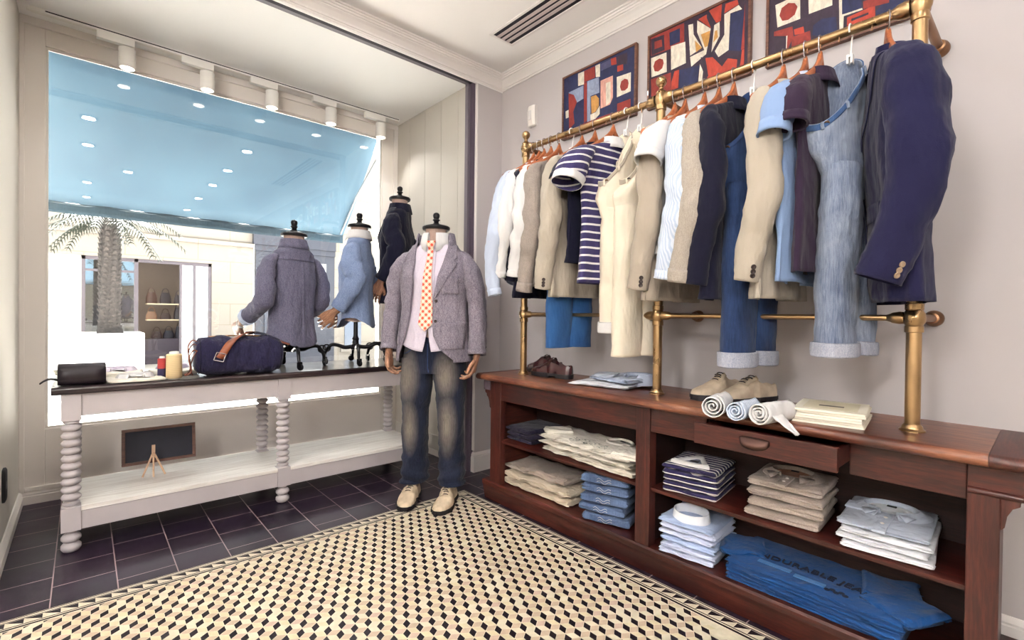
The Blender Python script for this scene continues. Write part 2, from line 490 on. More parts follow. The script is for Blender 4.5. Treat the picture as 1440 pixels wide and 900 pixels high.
def track():
    t = thing('lighting_track', 'white ceiling lighting track above the shop window', 'lighting track', (0, 3.705, RZ))
    m = MB(); m.box(-.215, 1.985, -.017, .017, -.022, 0, 0); m.box(-.16, 1.98, -.0185, -.0165, -.012, -.006, 1)
    m.build('rail', [M_white, M_dark], t, smooth=False)
    m = MB(); m.box(-.235, -.215, -.014, .014, -.02, 0); m.build('end_cap', M_white, t, smooth=False)
    proto = None
    names = ['leftmost white spotlight on the window track', 'second white spotlight from the left on the window track', 'middle white spotlight of the five on the window track',
             'fourth white spotlight from the left on the window track', 'rightmost white spotlight on the window track, near the panelled wall']
    for i, (x, ax) in enumerate(((.197, -.02), (.607, .02), (1.0, -.02), (1.42, -.03), (1.83, -.01))):
        if proto is None:
            o = proto = thing('track_spotlight', '', 'spotlight', (0, 0, 0), 0, 'white spotlights on the window track')
            m = MB(); m.box(-.145, .03, -.019, .019, -.062, -.0225); m.build('adapter', M_white, o, smooth=False, bevel=.003)
            m = MB(); m.box(.018, .026, -.008, .008, -.135, -.06); m.lathe([(.012, 0), (.012, .012)], (.026, 0, -.13), 12, 'x'); m.build('bracket', M_white, o, smooth=False)
            h = MB(); h.lathe([(.037, -.075), (.041, -.078), (.041, -.188), (.037, -.192)], (-.005, 0, 0), 28); h.build('lamp_head', M_white, o)
            h = MB(); h.lathe([(0, -.193), (.033, -.193)], (-.005, 0, 0), 28, caps=False); h.build('lamp_lens', M_lamp, o)
        else: o = copy_tree(proto)
        o.location = (x, 3.705, RZ); o['label'] = names[i]
        spot('spot_lamp', (x - .005, 3.705, RZ - .2), (x - .05, 3.0, .8), P_SPOT, 120, .8)
track()

# small things of the room
def vent():
    t = thing('ceiling_vent', 'white slotted air vent set in the shop ceiling', 'air vent', (1.925, 1.55, CZ))
    L0, L1 = -.75, .75; w = .092
    m = MB(); m.box(-w, -w + .018, L0, L1, -.006, .0); m.box(w - .018, w, L0, L1, -.006, 0); m.box(-w, w, L0, L0 + .018, -.006, 0); m.box(-w, w, L1 - .018, L1, -.006, 0)
    m.build('vent_frame', M_trimw, t, smooth=False, bevel=.002)
    m = MB(); m.box(-w + .018, w - .018, L0 + .018, L1 - .018, -.002, -.0005); m.build('slot_backing', M_dark, t, smooth=False)
    for k in range(3):
        x = -.037 + k * .037
        m = MB(); m.box(x - .011, x + .011, L0 + .018, L1 - .018, -.006, -.002); m.build('slat', plain('vent_slat', (196, 180, 178), .5), t, smooth=False, bevel=.001)
vent()
def sensor():
    t = thing('alarm_sensor', 'small white alarm sensor on the grey wall near the corner', 'sensor', (WX, 2.352, 2.44))
    m = MB(); rows = []
    for z, d, w in ((-.07, .018, .028), (-.066, .026, .033), (-.02, .034, .036), (.03, .036, .036), (.064, .03, .034), (.07, .02, .03)):
        rows.append([(0, -w, z), (-d * .7, -w, z), (-d, -w * .45, z), (-d, w * .45, z), (-d * .7, w, z), (0, w, z)])
    m.loft(rows); m.build('housing', plain('sensor_white', (232, 226, 220), .4), t, angle=25)
    m = MB(); m.box(-.0375, -.035, -.014, .014, -.03, .03); m.build('lens', plain('sensor_lens', (214, 210, 208), .3), t, smooth=False)
sensor()
def outlet():
    t = thing('wall_socket', 'dark round-edged socket on the cream left wall', 'socket', (LX, 3.12, .31))
    m = MB(); rows = []
    for d, s in ((0, 1), (.008, 1), (.012, .9)): rows.append([(d, .042 * s * math.copysign(abs(math.cos(a)) ** .4, math.cos(a)), .075 * s * math.copysign(abs(math.sin(a)) ** .4, math.sin(a))) for a in [2 * PI * q / 24 for q in range(24)]])
    m.loft(rows); m.build('cover_plate', M_blackm, t)
    m = MB(); m.lathe([(.02, .0125), (.018, .0125), (.016, .008)], (0, 0, 0), 20, 'x'); m.build('insert', plain('socket_dark', (40, 36, 44), .4), t)
outlet()
# ------------------------------------------------------------------ dark wooden counter with open shelves
W_y = wood('walnut_lengthwise', (54, 20, 16), (98, 42, 31), 'y', .4, coat=.15)
W_z = wood('walnut_upright', (58, 23, 18), (94, 42, 32), 'z', .45, coat=.12)
W_x = wood('walnut_crosswise', (62, 28, 22), (104, 52, 38), 'x', .45)
W_top = wood('walnut_worn_top', (92, 48, 34), (158, 102, 72), 'y', .34, coat=.3, knots=.9)
W_in = wood('walnut_inside_shaded', (34, 15, 13), (58, 28, 22), 'y', .6, coat=0)  # inside walnut darkened, with the shelf shadow put into its colour
W_grey = plain('greyed_carving', (92, 78, 88), .6, mott=.2, mscale=30)
FX = 1.795                      # front face of the counter
TZ = .76                        # its top
def counter():
    t = thing('shop_counter', 'long dark wooden counter with open shelves along the right wall', 'counter', (0, 0, 0))
    BX = 2.148
    # top with rounded nosing
    m = MB(); prof = [(BX, TZ - .036), (1.735, TZ - .036), (1.722, TZ - .034), (1.712, TZ - .026), (1.709, TZ - .018), (1.712, TZ - .009), (1.72, TZ - .002), (1.73, TZ), (BX, TZ)]
    m.loft([[(x, y, z) for x, z in prof] for y in (.105, 2.19)]); m.build('top', W_top, t, angle=60)
    for y0, y1, nm in ((.035, .104, 'a'), (2.191, 2.235, 'b')):
        m = MB(); m.loft([[(x, y, z) for x, z in prof] for y in (y0, y1)]); m.build('breadboard_end', W_x, t, angle=60)
    def part(name, boxes, mat, bev=.003):
        m = MB()
        for q in boxes: m.box(*q)
        return m.build(name, mat, t, smooth=False, bevel=bev)
    part('stile', [(FX, FX + .04, 2.11, 2.2, .12, .724)], W_z)
    part('stile', [(FX, FX + .05, 1.13, 1.2, .12, .724)], W_z)
    part('stile', [(FX - .004, FX + .05, .085, .15, .12, .724)], W_z)
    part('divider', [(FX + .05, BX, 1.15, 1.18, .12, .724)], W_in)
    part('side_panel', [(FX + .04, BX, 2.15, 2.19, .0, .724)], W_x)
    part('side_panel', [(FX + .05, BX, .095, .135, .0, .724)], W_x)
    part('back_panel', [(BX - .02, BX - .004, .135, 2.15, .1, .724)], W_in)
    part('apron', [(FX + .004, FX + .028, 1.2, 2.11, .605, .724)], W_y)
    part('apron', [(FX + .004, FX + .028, .885, 1.13, .612, .724)], W_y)
    part('apron', [(FX + .004, FX + .028, .15, .42, .612, .724)], W_y)
    # plinth board with a chamfered ledge, floor of the lower shelf
    m = MB(); pr = [(BX, 0), (FX + .018, 0), (FX + .014, .012), (FX, .085), (FX - .004, .09), (FX - .006, .112), (FX, .12), (BX, .12)]
    m.loft([[(x, y, z) for x, z in pr] for y in (.05, 2.265)]); m.build('plinth', W_y, t, angle=30)
    # shelves
    for y0, y1 in ((1.2, 2.11), (.15, 1.13)):
        m = MB(); pr = [(BX - .02, .352), (FX + .03, .352), (FX + .018, .356), (FX + .018, .362), (FX + .012, .364), (FX + .012, .372), (FX + .02, .376), (BX - .02, .376)]
        m.loft([[(x, y, z) for x, z in pr] for y in (y0, y1)]); m.build('shelf', W_y, t, angle=30)
    # carved ends under the overhang
    def corbel(name, y, s, mat):
        m = MB()
        out = [(0, .724), (.058, .724), (.058, .70), (.052, .694), (.056, .688), (.05, .64), (.036, .632), (.036, .622), (.022, .612), (.012, .59), (.008, .56), (0, .55)]
        m.prism([(FX - .002, y + s * a, z) for a, z in out], (.075, 0, 0)); m.build(name, mat, t, smooth=False, bevel=.002)
    corbel('corbel', 2.2, 1, W_z); corbel('corbel', .085, -1, W_z)
    m = MB(); m.box(FX - .006, FX + .05, 2.2, 2.262, .655, .722); m.build('carved_block', W_grey, t, smooth=False, bevel=.006)
    m = MB(); m.tube([(FX - .008, .032, .645), (FX - .008, .148, .645)], .009, 10); m.box(FX - .006, FX, .034, .148, .65, .718); m.build('cornice_moulding', W_y, t, angle=50)
    # open drawer
    dx, y0, y1, z0, z1 = 1.645, .414, .856, .648, .7215
    d = part('drawer', [(dx, dx + .018, y0, y1, z0, z1), (dx + .018, 2.08, y0 + .006, y0 + .018, z0 + .006, z1 - .012), (dx + .018, 2.08, y1 - .018, y1 - .006, z0 + .006, z1 - .012), (dx + .018, 2.08, y0 + .018, y1 - .018, z0 + .006, z0 + .014)], W_y, .002)
    m = MB(); cy, cz = (y0 + y1) / 2 + .012, .682; rows = []
    for q in range(9):
        a = q / 8 * PI; rr = []
        for s in range(14):
            u = s / 13 * 2 - 1; w = math.sqrt(max(0, 1 - u * u)); rg = 1 + .06 * math.sin(u * 22)
            rr.append((dx - .022 * math.sin(a * .75) * w * rg, cy + u * .047, cz + .02 - .036 * (q / 8) * (.35 + .65 * w) + .004 * w))
        rows.append(rr)
    m.grid(rows); h = m.build('cup_handle', brass('old_bronze', (96, 72, 66), .4), d, solid=.003)
counter()

# ------------------------------------------------------------------ brass clothes rack on the counter
RX, RZL, RLOW = 1.8986, 2.0567, 1.1051
M_brass = brass('aged_brass', (182, 150, 110), .26)
M_brassd = brass('dark_brass', (150, 112, 84), .3)
def rack():
    t = thing('clothes_rack', 'long brass pipe clothes rack standing on the wooden counter', 'clothes rack', (0, 0, 0))
    P = (2.032, 1.164, .2838)
    for i, y in enumerate(P):
        m = MB(); r = .0195
        m.lathe([(.0, TZ), (.033, TZ), (.033, TZ + .004), (.027, TZ + .008), (.025, TZ + .016), (r, TZ + .022), (r, RLOW - .045), (r + .004, RLOW - .043), (r + .004, RLOW - .026), (r + .002, RLOW - .023),
                 (r + .008, RLOW - .012), (r + .009, RLOW), (r + .008, RLOW + .012), (r + .002, RLOW + .023), (r + .004, RLOW + .026), (r + .004, RLOW + .043), (r, RLOW + .045),
                 (r, RZL - .05), (r + .004, RZL - .048), (r + .004, RZL - .03), (r + .002, RZL - .026), (r + .009, RZL - .008), (r + .01, RZL), (r + .009, RZL + .008), (r + .001, RZL + .026), (r + .003, RZL + .03),
                 (r, RZL + .034), (.01, RZL + .044), (.009, RZL + .052), (.013, RZL + .056)] + [(.0235 * math.sin(a), RZL + .078 - .0235 * math.cos(a)) for a in [.6 + k * (PI - .6) / 10 for k in range(11)]], (RX, y, 0), 28, caps=False)
        post = m.build('post', M_brass, t, angle=30)
        # arms to the wall
        for nm, z, rr in (('wall_arm', RZL, .014), ('wall_arm', RLOW, .013)):
            m = MB(); m.tube([(RX + .02, y, z), (RX + .1, y, z), (WX - .03, y, z)], rr, 14)
            m.lathe([(rr, -.045), (rr + .006, -.043), (rr + .006, -.03), (rr + .014, -.018), (rr + .016, -.004), (rr + .016, 0), (0, 0)], (WX, y, z), 20, 'x', caps=False)
            m.lathe([(rr + .006, 0), (rr + .006, .02), (rr, .024)], (RX + .022, y, z), 20, 'x', caps=False)
            m.build(nm, M_brassd, post, angle=30)
    for a, c in ((P[1], P[0]), (P[2], P[1])):
        for nm, z, rr in (('hanging_rail', RZL, .0155), ('lower_rail', RLOW, .0095)):
            m = MB(); m.lathe([(rr, a + .02), (rr, c - .02)], (RX, 0, z), 20, 'y')
            for s, y in ((1, a + .024), (-1, c - .024)):
                m.lathe([(rr + .009, y), (rr + .01, y + s * .012), (rr + .007, y + s * .03), (rr + .004, y + s * .034), (rr, y + s * .044)], (RX, 0, z), 20, 'y', caps=False)
            m.build(nm, M_brass, t, angle=30)
    for y in (1.96, 1.87, 1.81, 1.75, 1.69, 1.6, 1.52, 1.44, 1.37, 1.3, 1.24, 1.06, 1.0, .93, .88, .82, .755, .7, .655, .57, .53, .475, .385):
        m = MB(); yy = y + .018; m.lathe([(.0026, RZL - .028), (.0026, RZL - .013)], (RX - .006, yy, 0), 8); m.lathe([(.0, RZL - .0315), (.0036, RZL - .029), (.0026, RZL - .026)], (RX - .006, yy, 0), 8, caps=False); m.build('peg', M_brassd, t)
rack()

# ------------------------------------------------------------------ white display table with bobbin legs
M_chalk = plain('chalk_white_paint', (186, 178, 180), .55, mott=.05, mscale=6)
def limed():
    k = NT('limed_white_board'); f = k.noise(k.coord('Object', (1, 14, 14)), 4, 5, .6, .6)
    col = k.ramp(f, [(.3, lin((214, 206, 198))), (.6, lin((244, 240, 234)))]); k.bsdf(col, .5, 0, k.bump(f, .1, .002)); return k.m
M_limed = limed()
W_dk = wood('ebonised_top', (34, 22, 26), (60, 42, 44), 'x', .28, coat=.4)
def table():
    t = thing('display_table', 'long white display table with bobbin-turned legs and a dark top', 'table', (0, 0, 0))
    x0, x1, y0, y1 = -.107, 1.81, 2.915, 3.47
    tz = .755
    m = MB(); pr = [(y0 + .006, tz - .034), (y0, tz - .028), (y0, tz - .008), (y0 + .008, tz), (y1 - .008, tz), (y1, tz - .008), (y1, tz - .028), (y1 - .006, tz - .034)]
    m.loft([[(x, y, z) for y, z in pr] for x in (x0, x1)]); m.build('tabletop', W_dk, t, angle=30, bevel=.003)
    LXs = (-.041, .866, 1.755); LY = (2.965, 3.40); h = .034
    def leg(x, y):
        m = MB(); m.box(x - h, x + h, y - h, y + h, .60, tz - .034); m.box(x - h, x + h, y - h, y + h, .10, .206)
        m.build('leg_block', M_chalk, t, smooth=False, bevel=.003)
    for x in LXs:
        for y in LY:
            m = MB(); m.box(x - h, x + h, y - h, y + h, .60, tz - .034); m.box(x - h, x + h, y - h, y + h, .10, .206)
            prof = [(.026, .6), (.03, .594), (.03, .588), (.02, .583)]
            z = .583; n = 10; p = (.583 - .232) / n
            for k in range(n):
                for a in range(1, 9):
                    q = a / 8; prof.append((.0205 + .0155 * math.sin(PI * q) ** .8, z - p * q))
                z -= p
            prof += [(.02, .23), (.031, .224), (.031, .216), (.026, .212), (.033, .206)]
            m.lathe(prof, (x, y, 0), 22, caps=False)
            m.lathe([(.024, .1), (.026, .095), (.02, .088), (.02, .084), (.03, .078), (.036, .068), (.036, .058), (.028, .048), (.021, .044), (.028, .04), (.036, .03), (.036, .016), (.028, .004), (.02, 0), (0, 0)], (x, y, 0), 22, caps=False)
            m.build('leg', M_chalk, t, angle=50)
    for a, c in ((0, 1), (1, 2)):
        for y in (LY[0] - h + .008, LY[1] + h - .026):
            m = MB(); m.box(LXs[a] + h, LXs[c] - h, y, y + .018, .617, tz - .034); m.build('apron', M_chalk, t, smooth=False, bevel=.002)
            m = MB(); m.box(LXs[a] + h, LXs[c] - h, y, y + .018, .10, .184); m.build('shelf_rail', M_chalk, t, smooth=False, bevel=.002)
    for x in (LXs[0], LXs[2]):
        m = MB(); m.box(x - .009, x + .009, LY[0] + h, LY[1] - h, .617, tz - .034); m.build('apron', M_chalk, t, smooth=False, bevel=.002)
    m = MB()
    xs = (LXs[0] + .0345, LXs[1] - .0345, LXs[1] + .0345, LXs[2] - .0345)
    m.box(LXs[0] - .03, LXs[2] + .03, LY[0] + .0345, LY[1] - .0345, .186, .204)
    m.box(xs[0], xs[1], LY[0] - .03, LY[0] + .0345, .186, .204); m.box(xs[2], xs[3], LY[0] - .03, LY[0] + .0345, .186, .204)
    m.box(xs[0], xs[1], LY[1] - .0345, LY[1] + .03, .186, .204); m.box(xs[2], xs[3], LY[1] - .0345, LY[1] + .03, .186, .204)
    m.build('shelf', M_limed, t, smooth=False)
table()

# ------------------------------------------------------------------ small blackboard leaning on a little easel
def blackboard():
    t = thing('chalkboard', 'small wood-framed blackboard on the white table shelf', 'blackboard', (.32, 3.275, .204), R(-2))
    ti = R(-10)
    b = MB(); b.M = Matrix.Translation((0, .04, .053)) @ Matrix.Rotation(ti, 4, 'X')
    w, hh = .168, .196
    b.box(-w + .014, w - .014, -.004, .004, .014, hh - .014); b.build('slate', plain('slate_board', (34, 34, 46), .7, mott=.15, mscale=12), t, smooth=False)
    f = MB(); f.M = b.M
    f.box(-w, w, -.008, .008, 0, .016); f.box(-w, w, -.008, .008, hh - .016, hh); f.box(-w, -w + .016, -.008, .008, .016, hh - .016); f.box(w - .016, w, -.008, .008, .016, hh - .016)
    f.build('frame', wood('board_frame', (86, 54, 44), (120, 82, 64), 'x', .5), t, smooth=False, bevel=.002)
    e = thing('table_easel', 'tiny pale wooden tripod easel in front of the small blackboard', 'easel', (.285, 3.235, .204), R(-4))
    pine = wood('pale_pine', (196, 160, 132), (226, 198, 170), 'z', .6, coat=0)
    for x, y, nm in ((-.048, -.005, 'leg'), (.0, -.03, 'leg'), (.052, -.005, 'leg')):
        m = MB(); m.tube([(x, y, .003), (x * .1, .015, .115 if x else .125)], .0052, 6); m.build('leg', pine, e)
    m = MB(); m.box(-.008, .008, .02, .026, .1, .165); m.build('mast', pine, e, smooth=False, bevel=.001)
    m = MB(); m.box(-.012, .012, .008, .024, .1, .112); m.build('hinge_block', pine, e, smooth=False, bevel=.001)
blackboard()
# ------------------------------------------------------------------ the street seen through the window
b = MB(); b.box(-9, 16, WY + .12, 22, -.1, -.004)
struct(b, 'street_ground', plain('pale_paving', (216, 212, 206), .8, mott=.06, mscale=3), smooth=False)
M_blue = NT('awning_canvas')
def awning_mat(k):
    v = k.coord('Object'); f = k.noise(v, 1.4, 4)
    col = k.ramp(f, [(.3, lin((74, 91, 103))), (.7, lin((85, 104, 115)))])
    d = k.n('BsdfDiffuse'); t = k.n('BsdfTranslucent'); m = k.n('MixShader')
    k.l(col, d.inputs[0]); k.l(col, t.inputs[0]); m.inputs[0].default_value = .5
    k.l(d.outputs[0], m.inputs[1]); k.l(t.outputs[0], m.inputs[2]); k.l(m.outputs[0], k.out.inputs['Surface'])
awning_mat(M_blue); M_blue = M_blue.m
def awning():
    t = thing('awning', 'pale blue canvas awning sloping down outside the shop window', 'awning', (0, 3.97, 0))
    x0, x1 = -.9, 1.95
    m = MB(); rows = []
    for a in range(9):
        q = a / 8; rows.append([(x0 + (x1 - x0) * s / 24, .002 + .798 * q, 2.70 - .82 * q - .03 * math.sin(PI * q)) for s in range(25)])
    m.grid(rows); m.build('canopy', M_blue, t, solid=.002)
    m = MB(); rows = []
    for a in range(4): rows.append([(x0 + (x1 - x0) * s / 60, .802 + .006 * math.sin(s * .8), 1.885 - .028 * a) for s in range(61)])
    m.grid(rows); m.build('valance', fabric('awning_valance', (40, 56, 66), mott=.05), t, solid=.002)
    m = MB(); m.tube([(x0, .806, 1.872), (x1, .806, 1.872)], .008, 10); m.build('front_bar', plain('bar_blue', (40, 56, 66), .5), t)
    m = MB(); m.box(x0, x1, -.005, .07, 2.70, 2.80); m.build('cassette', M_alu, t, smooth=False, bevel=.01)
    for x in (-.7, x1 - .03):
        m = MB(); m.tube([(x, .0, 2.45), (x, .42, 2.20), (x, .79, 1.89)], .009, 8); m.build('arm', plain('arm_grey', (60, 66, 72), .5), t)
awning()

FY = 11.0
M_stone = NT('cream_stone')
def stone(k):
    br = k.n('TexBrick'); k.l(k.coord('Object', rot=(R(90), 0, 0)), br.inputs['Vector']); br.inputs['Scale'].default_value = 1
    br.inputs['Brick Width'].default_value = 1.1; br.inputs['Row Height'].default_value = .42; br.inputs['Mortar Size'].default_value = .006
    br.inputs['Color1'].default_value = lin((114, 107, 98)); br.inputs['Color2'].default_value = lin((110, 103, 95)); br.inputs['Mortar'].default_value = lin((96, 86, 72))
    k.bsdf(br.outputs['Color'], .85)
stone(M_stone); M_stone = M_stone.m
def street_front():
    t = thing('shop_building', 'cream stone shopfront across the street with an open doorway', 'building', (0, FY, 0))
    def part(name, boxes, mat, par=None, **kw):
        m = MB()
        for q in boxes: m.box(*q)
        return m.build(name, mat, par or t, smooth=False, **kw)
    D = .35; X0, X1 = -.03, 1.88; H = 2.04
    part('wall', [(X1, 2.62, 0, D, 0, 2.5), (-.72, X1, 0, D, H, 2.5), (-4, -.72, 0, D, 0, 2.5), (-4, 2.62, .04, D, 2.5, 5.0), (2.62, 9, .04, D, 2.9, 5.0), (4.3, 9, 0, D, 0, 2.9)], M_stone)
    part('string_course', [(-4, 2.62, -.05, .03, 2.42, 2.5)], M_stone)
    part('white_door', [(-.72, X0, .05, .12, 0, H)], plain('white_door_paint', (176, 172, 164), .5))
    part('door_panel', [(-.55, -.14, .03, .05, 1.0, 1.9), (-.55, -.14, .03, .05, .35, .9)], plain('white_door_panel', (160, 156, 150), .5), bevel=.01)
    f = part('window_frame', [(X0, X0 + .05, .03, .1, 0, H), (.68, .74, .03, .1, 0, H), (X1 - .05, X1, .03, .1, 0, H), (X0, X1, .03, .1, H - .06, H), (X0, .7, .04, .09, 1.78, 1.82), (1.36, 1.40, .03, .1, 0, H - .06), (1.58, 1.62, .03, .1, 0, H - .06), (X0, .7, .03, .1, 0, .3)],
             plain('dark_bronze_frame', (64, 56, 62), .4))
    k = NT('street_glass'); g = k.n('BsdfGlossy'); g.inputs['Roughness'].default_value = 0; tr = k.n('BsdfTransparent'); mx = k.n('MixShader'); mx.inputs[0].default_value = .3
    tr.inputs[0].default_value = (.8, .85, .9, 1); k.l(tr.outputs[0], mx.inputs[1]); k.l(g.outputs[0], mx.inputs[2]); k.l(mx.outputs[0], k.out.inputs['Surface'])
    part('pane', [(X0 + .05, .68, .06, .068, .3, H - .06), (1.40, X1 - .05, .06, .068, 0, H - .06)], k.m, f)
    # inside of that shop
    part('shop_interior', [(X0 - .4, 2.4, D, D + .02, H, 2.5), (X0 - .45, 2.6, 2.6, 2.7, 0, 2.5), (X0 - .45, X0 - .4, D, 2.6, 0, 2.5), (2.5, 2.6, D, 2.6, 0, 2.5), (X0 - .45, 2.6, D, 2.6, 2.4, 2.5)], plain('shop_beige', (120, 108, 102), .8))
    part('shelf_board', [(.98, 1.9, 1.5, 1.85, 1.235, 1.26), (.98, 1.9, 1.5, 1.85, .9, .925)], plain('shop_shelf', (232, 214, 180), .5))
    part('counter', [(.82, 1.9, 1.35, 1.85, 0, .52)], plain('shop_counter', (74, 62, 72), .5))
    part('display', [(.0, .55, .6, .9, 0, .62), (.12, .5, .62, .85, .62, 1.2)], plain('dark_display', (60, 52, 60), .6), bevel=.03)
    # dark timber shopfront to the right
    dk = plain('slate_blue_joinery', (34, 36, 46), .5)
    part('dark_shopfront', [(2.66, 4.3, -.02, .1, 0, 2.5), (2.6, 4.3, -.1, .02, 2.5, 2.9), (2.64, 4.3, -.06, .0, 2.38, 2.5)], dk)
    part('dark_panel', [(2.82, 3.3, -.05, -.02, .5, 2.2), (3.45, 3.85, -.05, -.02, .5, 1.5)], plain('slate_blue_panel', (44, 47, 58), .5), bevel=.015)
    w = part('transom_window', [(3.5, 4.1, -.045, -.02, 1.68, 2.2)], plain('pale_transom', (170, 172, 174), .4))
    part('glazing_bar', [(3.5, 4.1, -.06, -.045, 1.92, 1.96), (3.5, 4.1, -.06, -.045, 1.80, 1.83)], M_blackm, w)
    part('side_window', [(4.55, 4.95, -.02, .02, .3, 2.0)], plain('dark_glass_side', (70, 78, 92), .2))
    part('side_sill', [(4.45, 5.05, -.06, .02, .2, .3)], M_stone)
    area('shop_lamp', (.9, FY + 1.3, 2.35), .6, 16, (1, .86, .66))
street_front()

def bags():
    rnd = random.Random(5)
    cols = [(60, 38, 34), (42, 36, 44), (150, 112, 86), (92, 60, 46), (48, 42, 50), (70, 48, 42), (120, 86, 66)]
    ms = [plain('bag_leather', c, .5) for c in cols]
    where = {1.26: 'upper shelf', .925: 'middle shelf', .52: 'counter top'}
    ordn = ['leftmost', 'second from left', 'third from left', 'rightmost']
    proto = {}
    for z, n in ((1.26, 4), (.925, 4), (.52, 4)):
        for i in range(n):
            x = 1.07 + i * .24 if z > .6 else 1.16 + i * .21
            w, h = rnd.uniform(.09, .1), rnd.uniform(.13, .27)
            o = thing('handbag', 'leather handbag on the %s of the shop across the street, %s' % (where[z], ordn[i]), 'handbag', (x, FY + 1.66, z + .001), rnd.uniform(-.15, .15), 'handbags in the shop across the street')
            mt = ms[(i * 3 + int(z * 10)) % 7]
            m = MB(); rows = []
            for q in range(7):
                t = q / 6; s = (1, 1.05, 1.04, 1, .92, .8, .7)[q]
                rows.append([(w * s * math.copysign(abs(math.cos(a)) ** .6, math.cos(a)), .06 * (1 - .5 * t) * math.copysign(abs(math.sin(a)) ** .6, math.sin(a)), h * t) for a in [2 * PI * j / 16 for j in range(16)]])
            m.loft(rows); m.build('body', mt, o)
            m = MB(); m.tube([(w * .6 * math.cos(a), 0, h + .09 * math.sin(a)) for a in [PI * j / 10 for j in range(11)]], .008, 6); m.build('handle', mt, o)
bags()

def palm():
    PX, PYY = .275, 8.85
    t = thing('planter', 'big white square planter box out on the street', 'planter', (PX - .02, PYY, 0))
    m = MB(); w = .385
    pr = [(w - .02, 0), (w, .01), (w, .78), (w - .005, .79), (w - .035, .79), (w - .035, .72)]
    rows = [[(r_, -r_, z), (r_, r_, z), (-r_, r_, z), (-r_, -r_, z)] for r_, z in pr]
    m.loft(rows); m.build('box', plain('planter_white', (200, 198, 194), .5), t, smooth=False)
    m = MB(); m.box(-w + .036, w - .036, -w + .036, w - .036, .70, .735); m.build('soil', plain('soil', (78, 62, 52), .95, mott=.3, mscale=40), t, smooth=False)
    p = thing('palm_tree', 'palm tree with a rough trunk growing in the white planter', 'palm tree', (PX, PYY, .737))
    k = NT('palm_bark'); v = k.coord('Object', (1, 1, 2.0)); f = k.noise(v, 16, 4, .7, 1); k.bsdf(k.ramp(f, [(.3, lin((20, 17, 17))), (.55, lin((42, 37, 35))), (.75, lin((84, 76, 70)))]), .9, 0, k.bump(f, .8, .02))
    m = MB(); rows = []
    for a in range(40):
        z = a / 39 * 1.68; r_ = .125 - .02 * (a / 39) + (.03 if a < 4 else 0) * (1 - a / 4)
        rows.append([(r_ * (1 + .05 * math.sin(j * 5 + a)) * math.cos(2 * PI * j / 24), r_ * (1 + .05 * math.sin(j * 3 - a)) * math.sin(2 * PI * j / 24), z) for j in range(24)])
    m.loft(rows)
    for a in range(44):          # cut leaf bases spiralling up the trunk
        z = .04 + a * .037
        for j in range(4):
            an = a * .8 + j * PI / 2; r0 = .112 - .012 * (z / 1.68)
            c, s = math.cos(an), math.sin(an); tx, ty = -s, c
            m.loft([[(c * (r0 + dr) + tx * wd * e, s * (r0 + dr) + ty * wd * e, z + dz + ez * hh) for e, ez in ((-1, -1), (1, -1), (1, 1), (-1, 1))] for dr, dz, wd, hh in ((-.01, 0, .034, .02), (.018, .028, .026, .012), (.03, .05, .014, .006))])
    m.build('trunk', k.m, p, angle=30)
    leafm = plain('palm_leaf', (14, 24, 10), .7, mott=.2, mscale=8)
    rnd = random.Random(2)
    for f_ in range(18):
        an = f_ * 2.399 + .3; el = rnd.uniform(.05, 1.0); L = rnd.uniform(.8, 1.1)
        m = MB(); pts = []
        for q in range(12):
            s = q / 11; rr = L * s; drop = (.55 * math.sin(el)) * s * L - (.55 + .3 * (1 - el)) * s * s * L
            pts.append(Vector((math.cos(an) * rr * math.cos(el * .6), math.sin(an) * rr * math.cos(el * .6), 1.66 + drop)))
        m.tube(pts, [.012 * (1 - .8 * q / 11) for q in range(12)], 5)
        for q in range(2, 12):
            for e in range(2):
                b_ = pts[q - 1].lerp(pts[q], e * .5); tdir = (pts[q] - pts[q - 1]).normalized()
                for sgn in (-1, 1):
                    sd = tdir.cross(Vector((0, 0, 1))).normalized() * sgn
                    ln = .26 * math.sin(min(1, (q + 1) / 9) * PI * .8 + .25)
                    tip = b_ + sd * ln * .75 + tdir * ln * .6 - Vector((0, 0, ln * .45))
                    mid = b_.lerp(tip, .45) + Vector((0, 0, .02))
                    n_ = tdir * .011
                    m.face([m.add(b_ - n_), m.add(b_ + n_), m.add(mid + n_), m.add(mid - n_)]); m.face([m.add(mid - n_), m.add(mid + n_), m.add(tip)])
        m.build('frond', leafm, p, smooth=False)
palm()
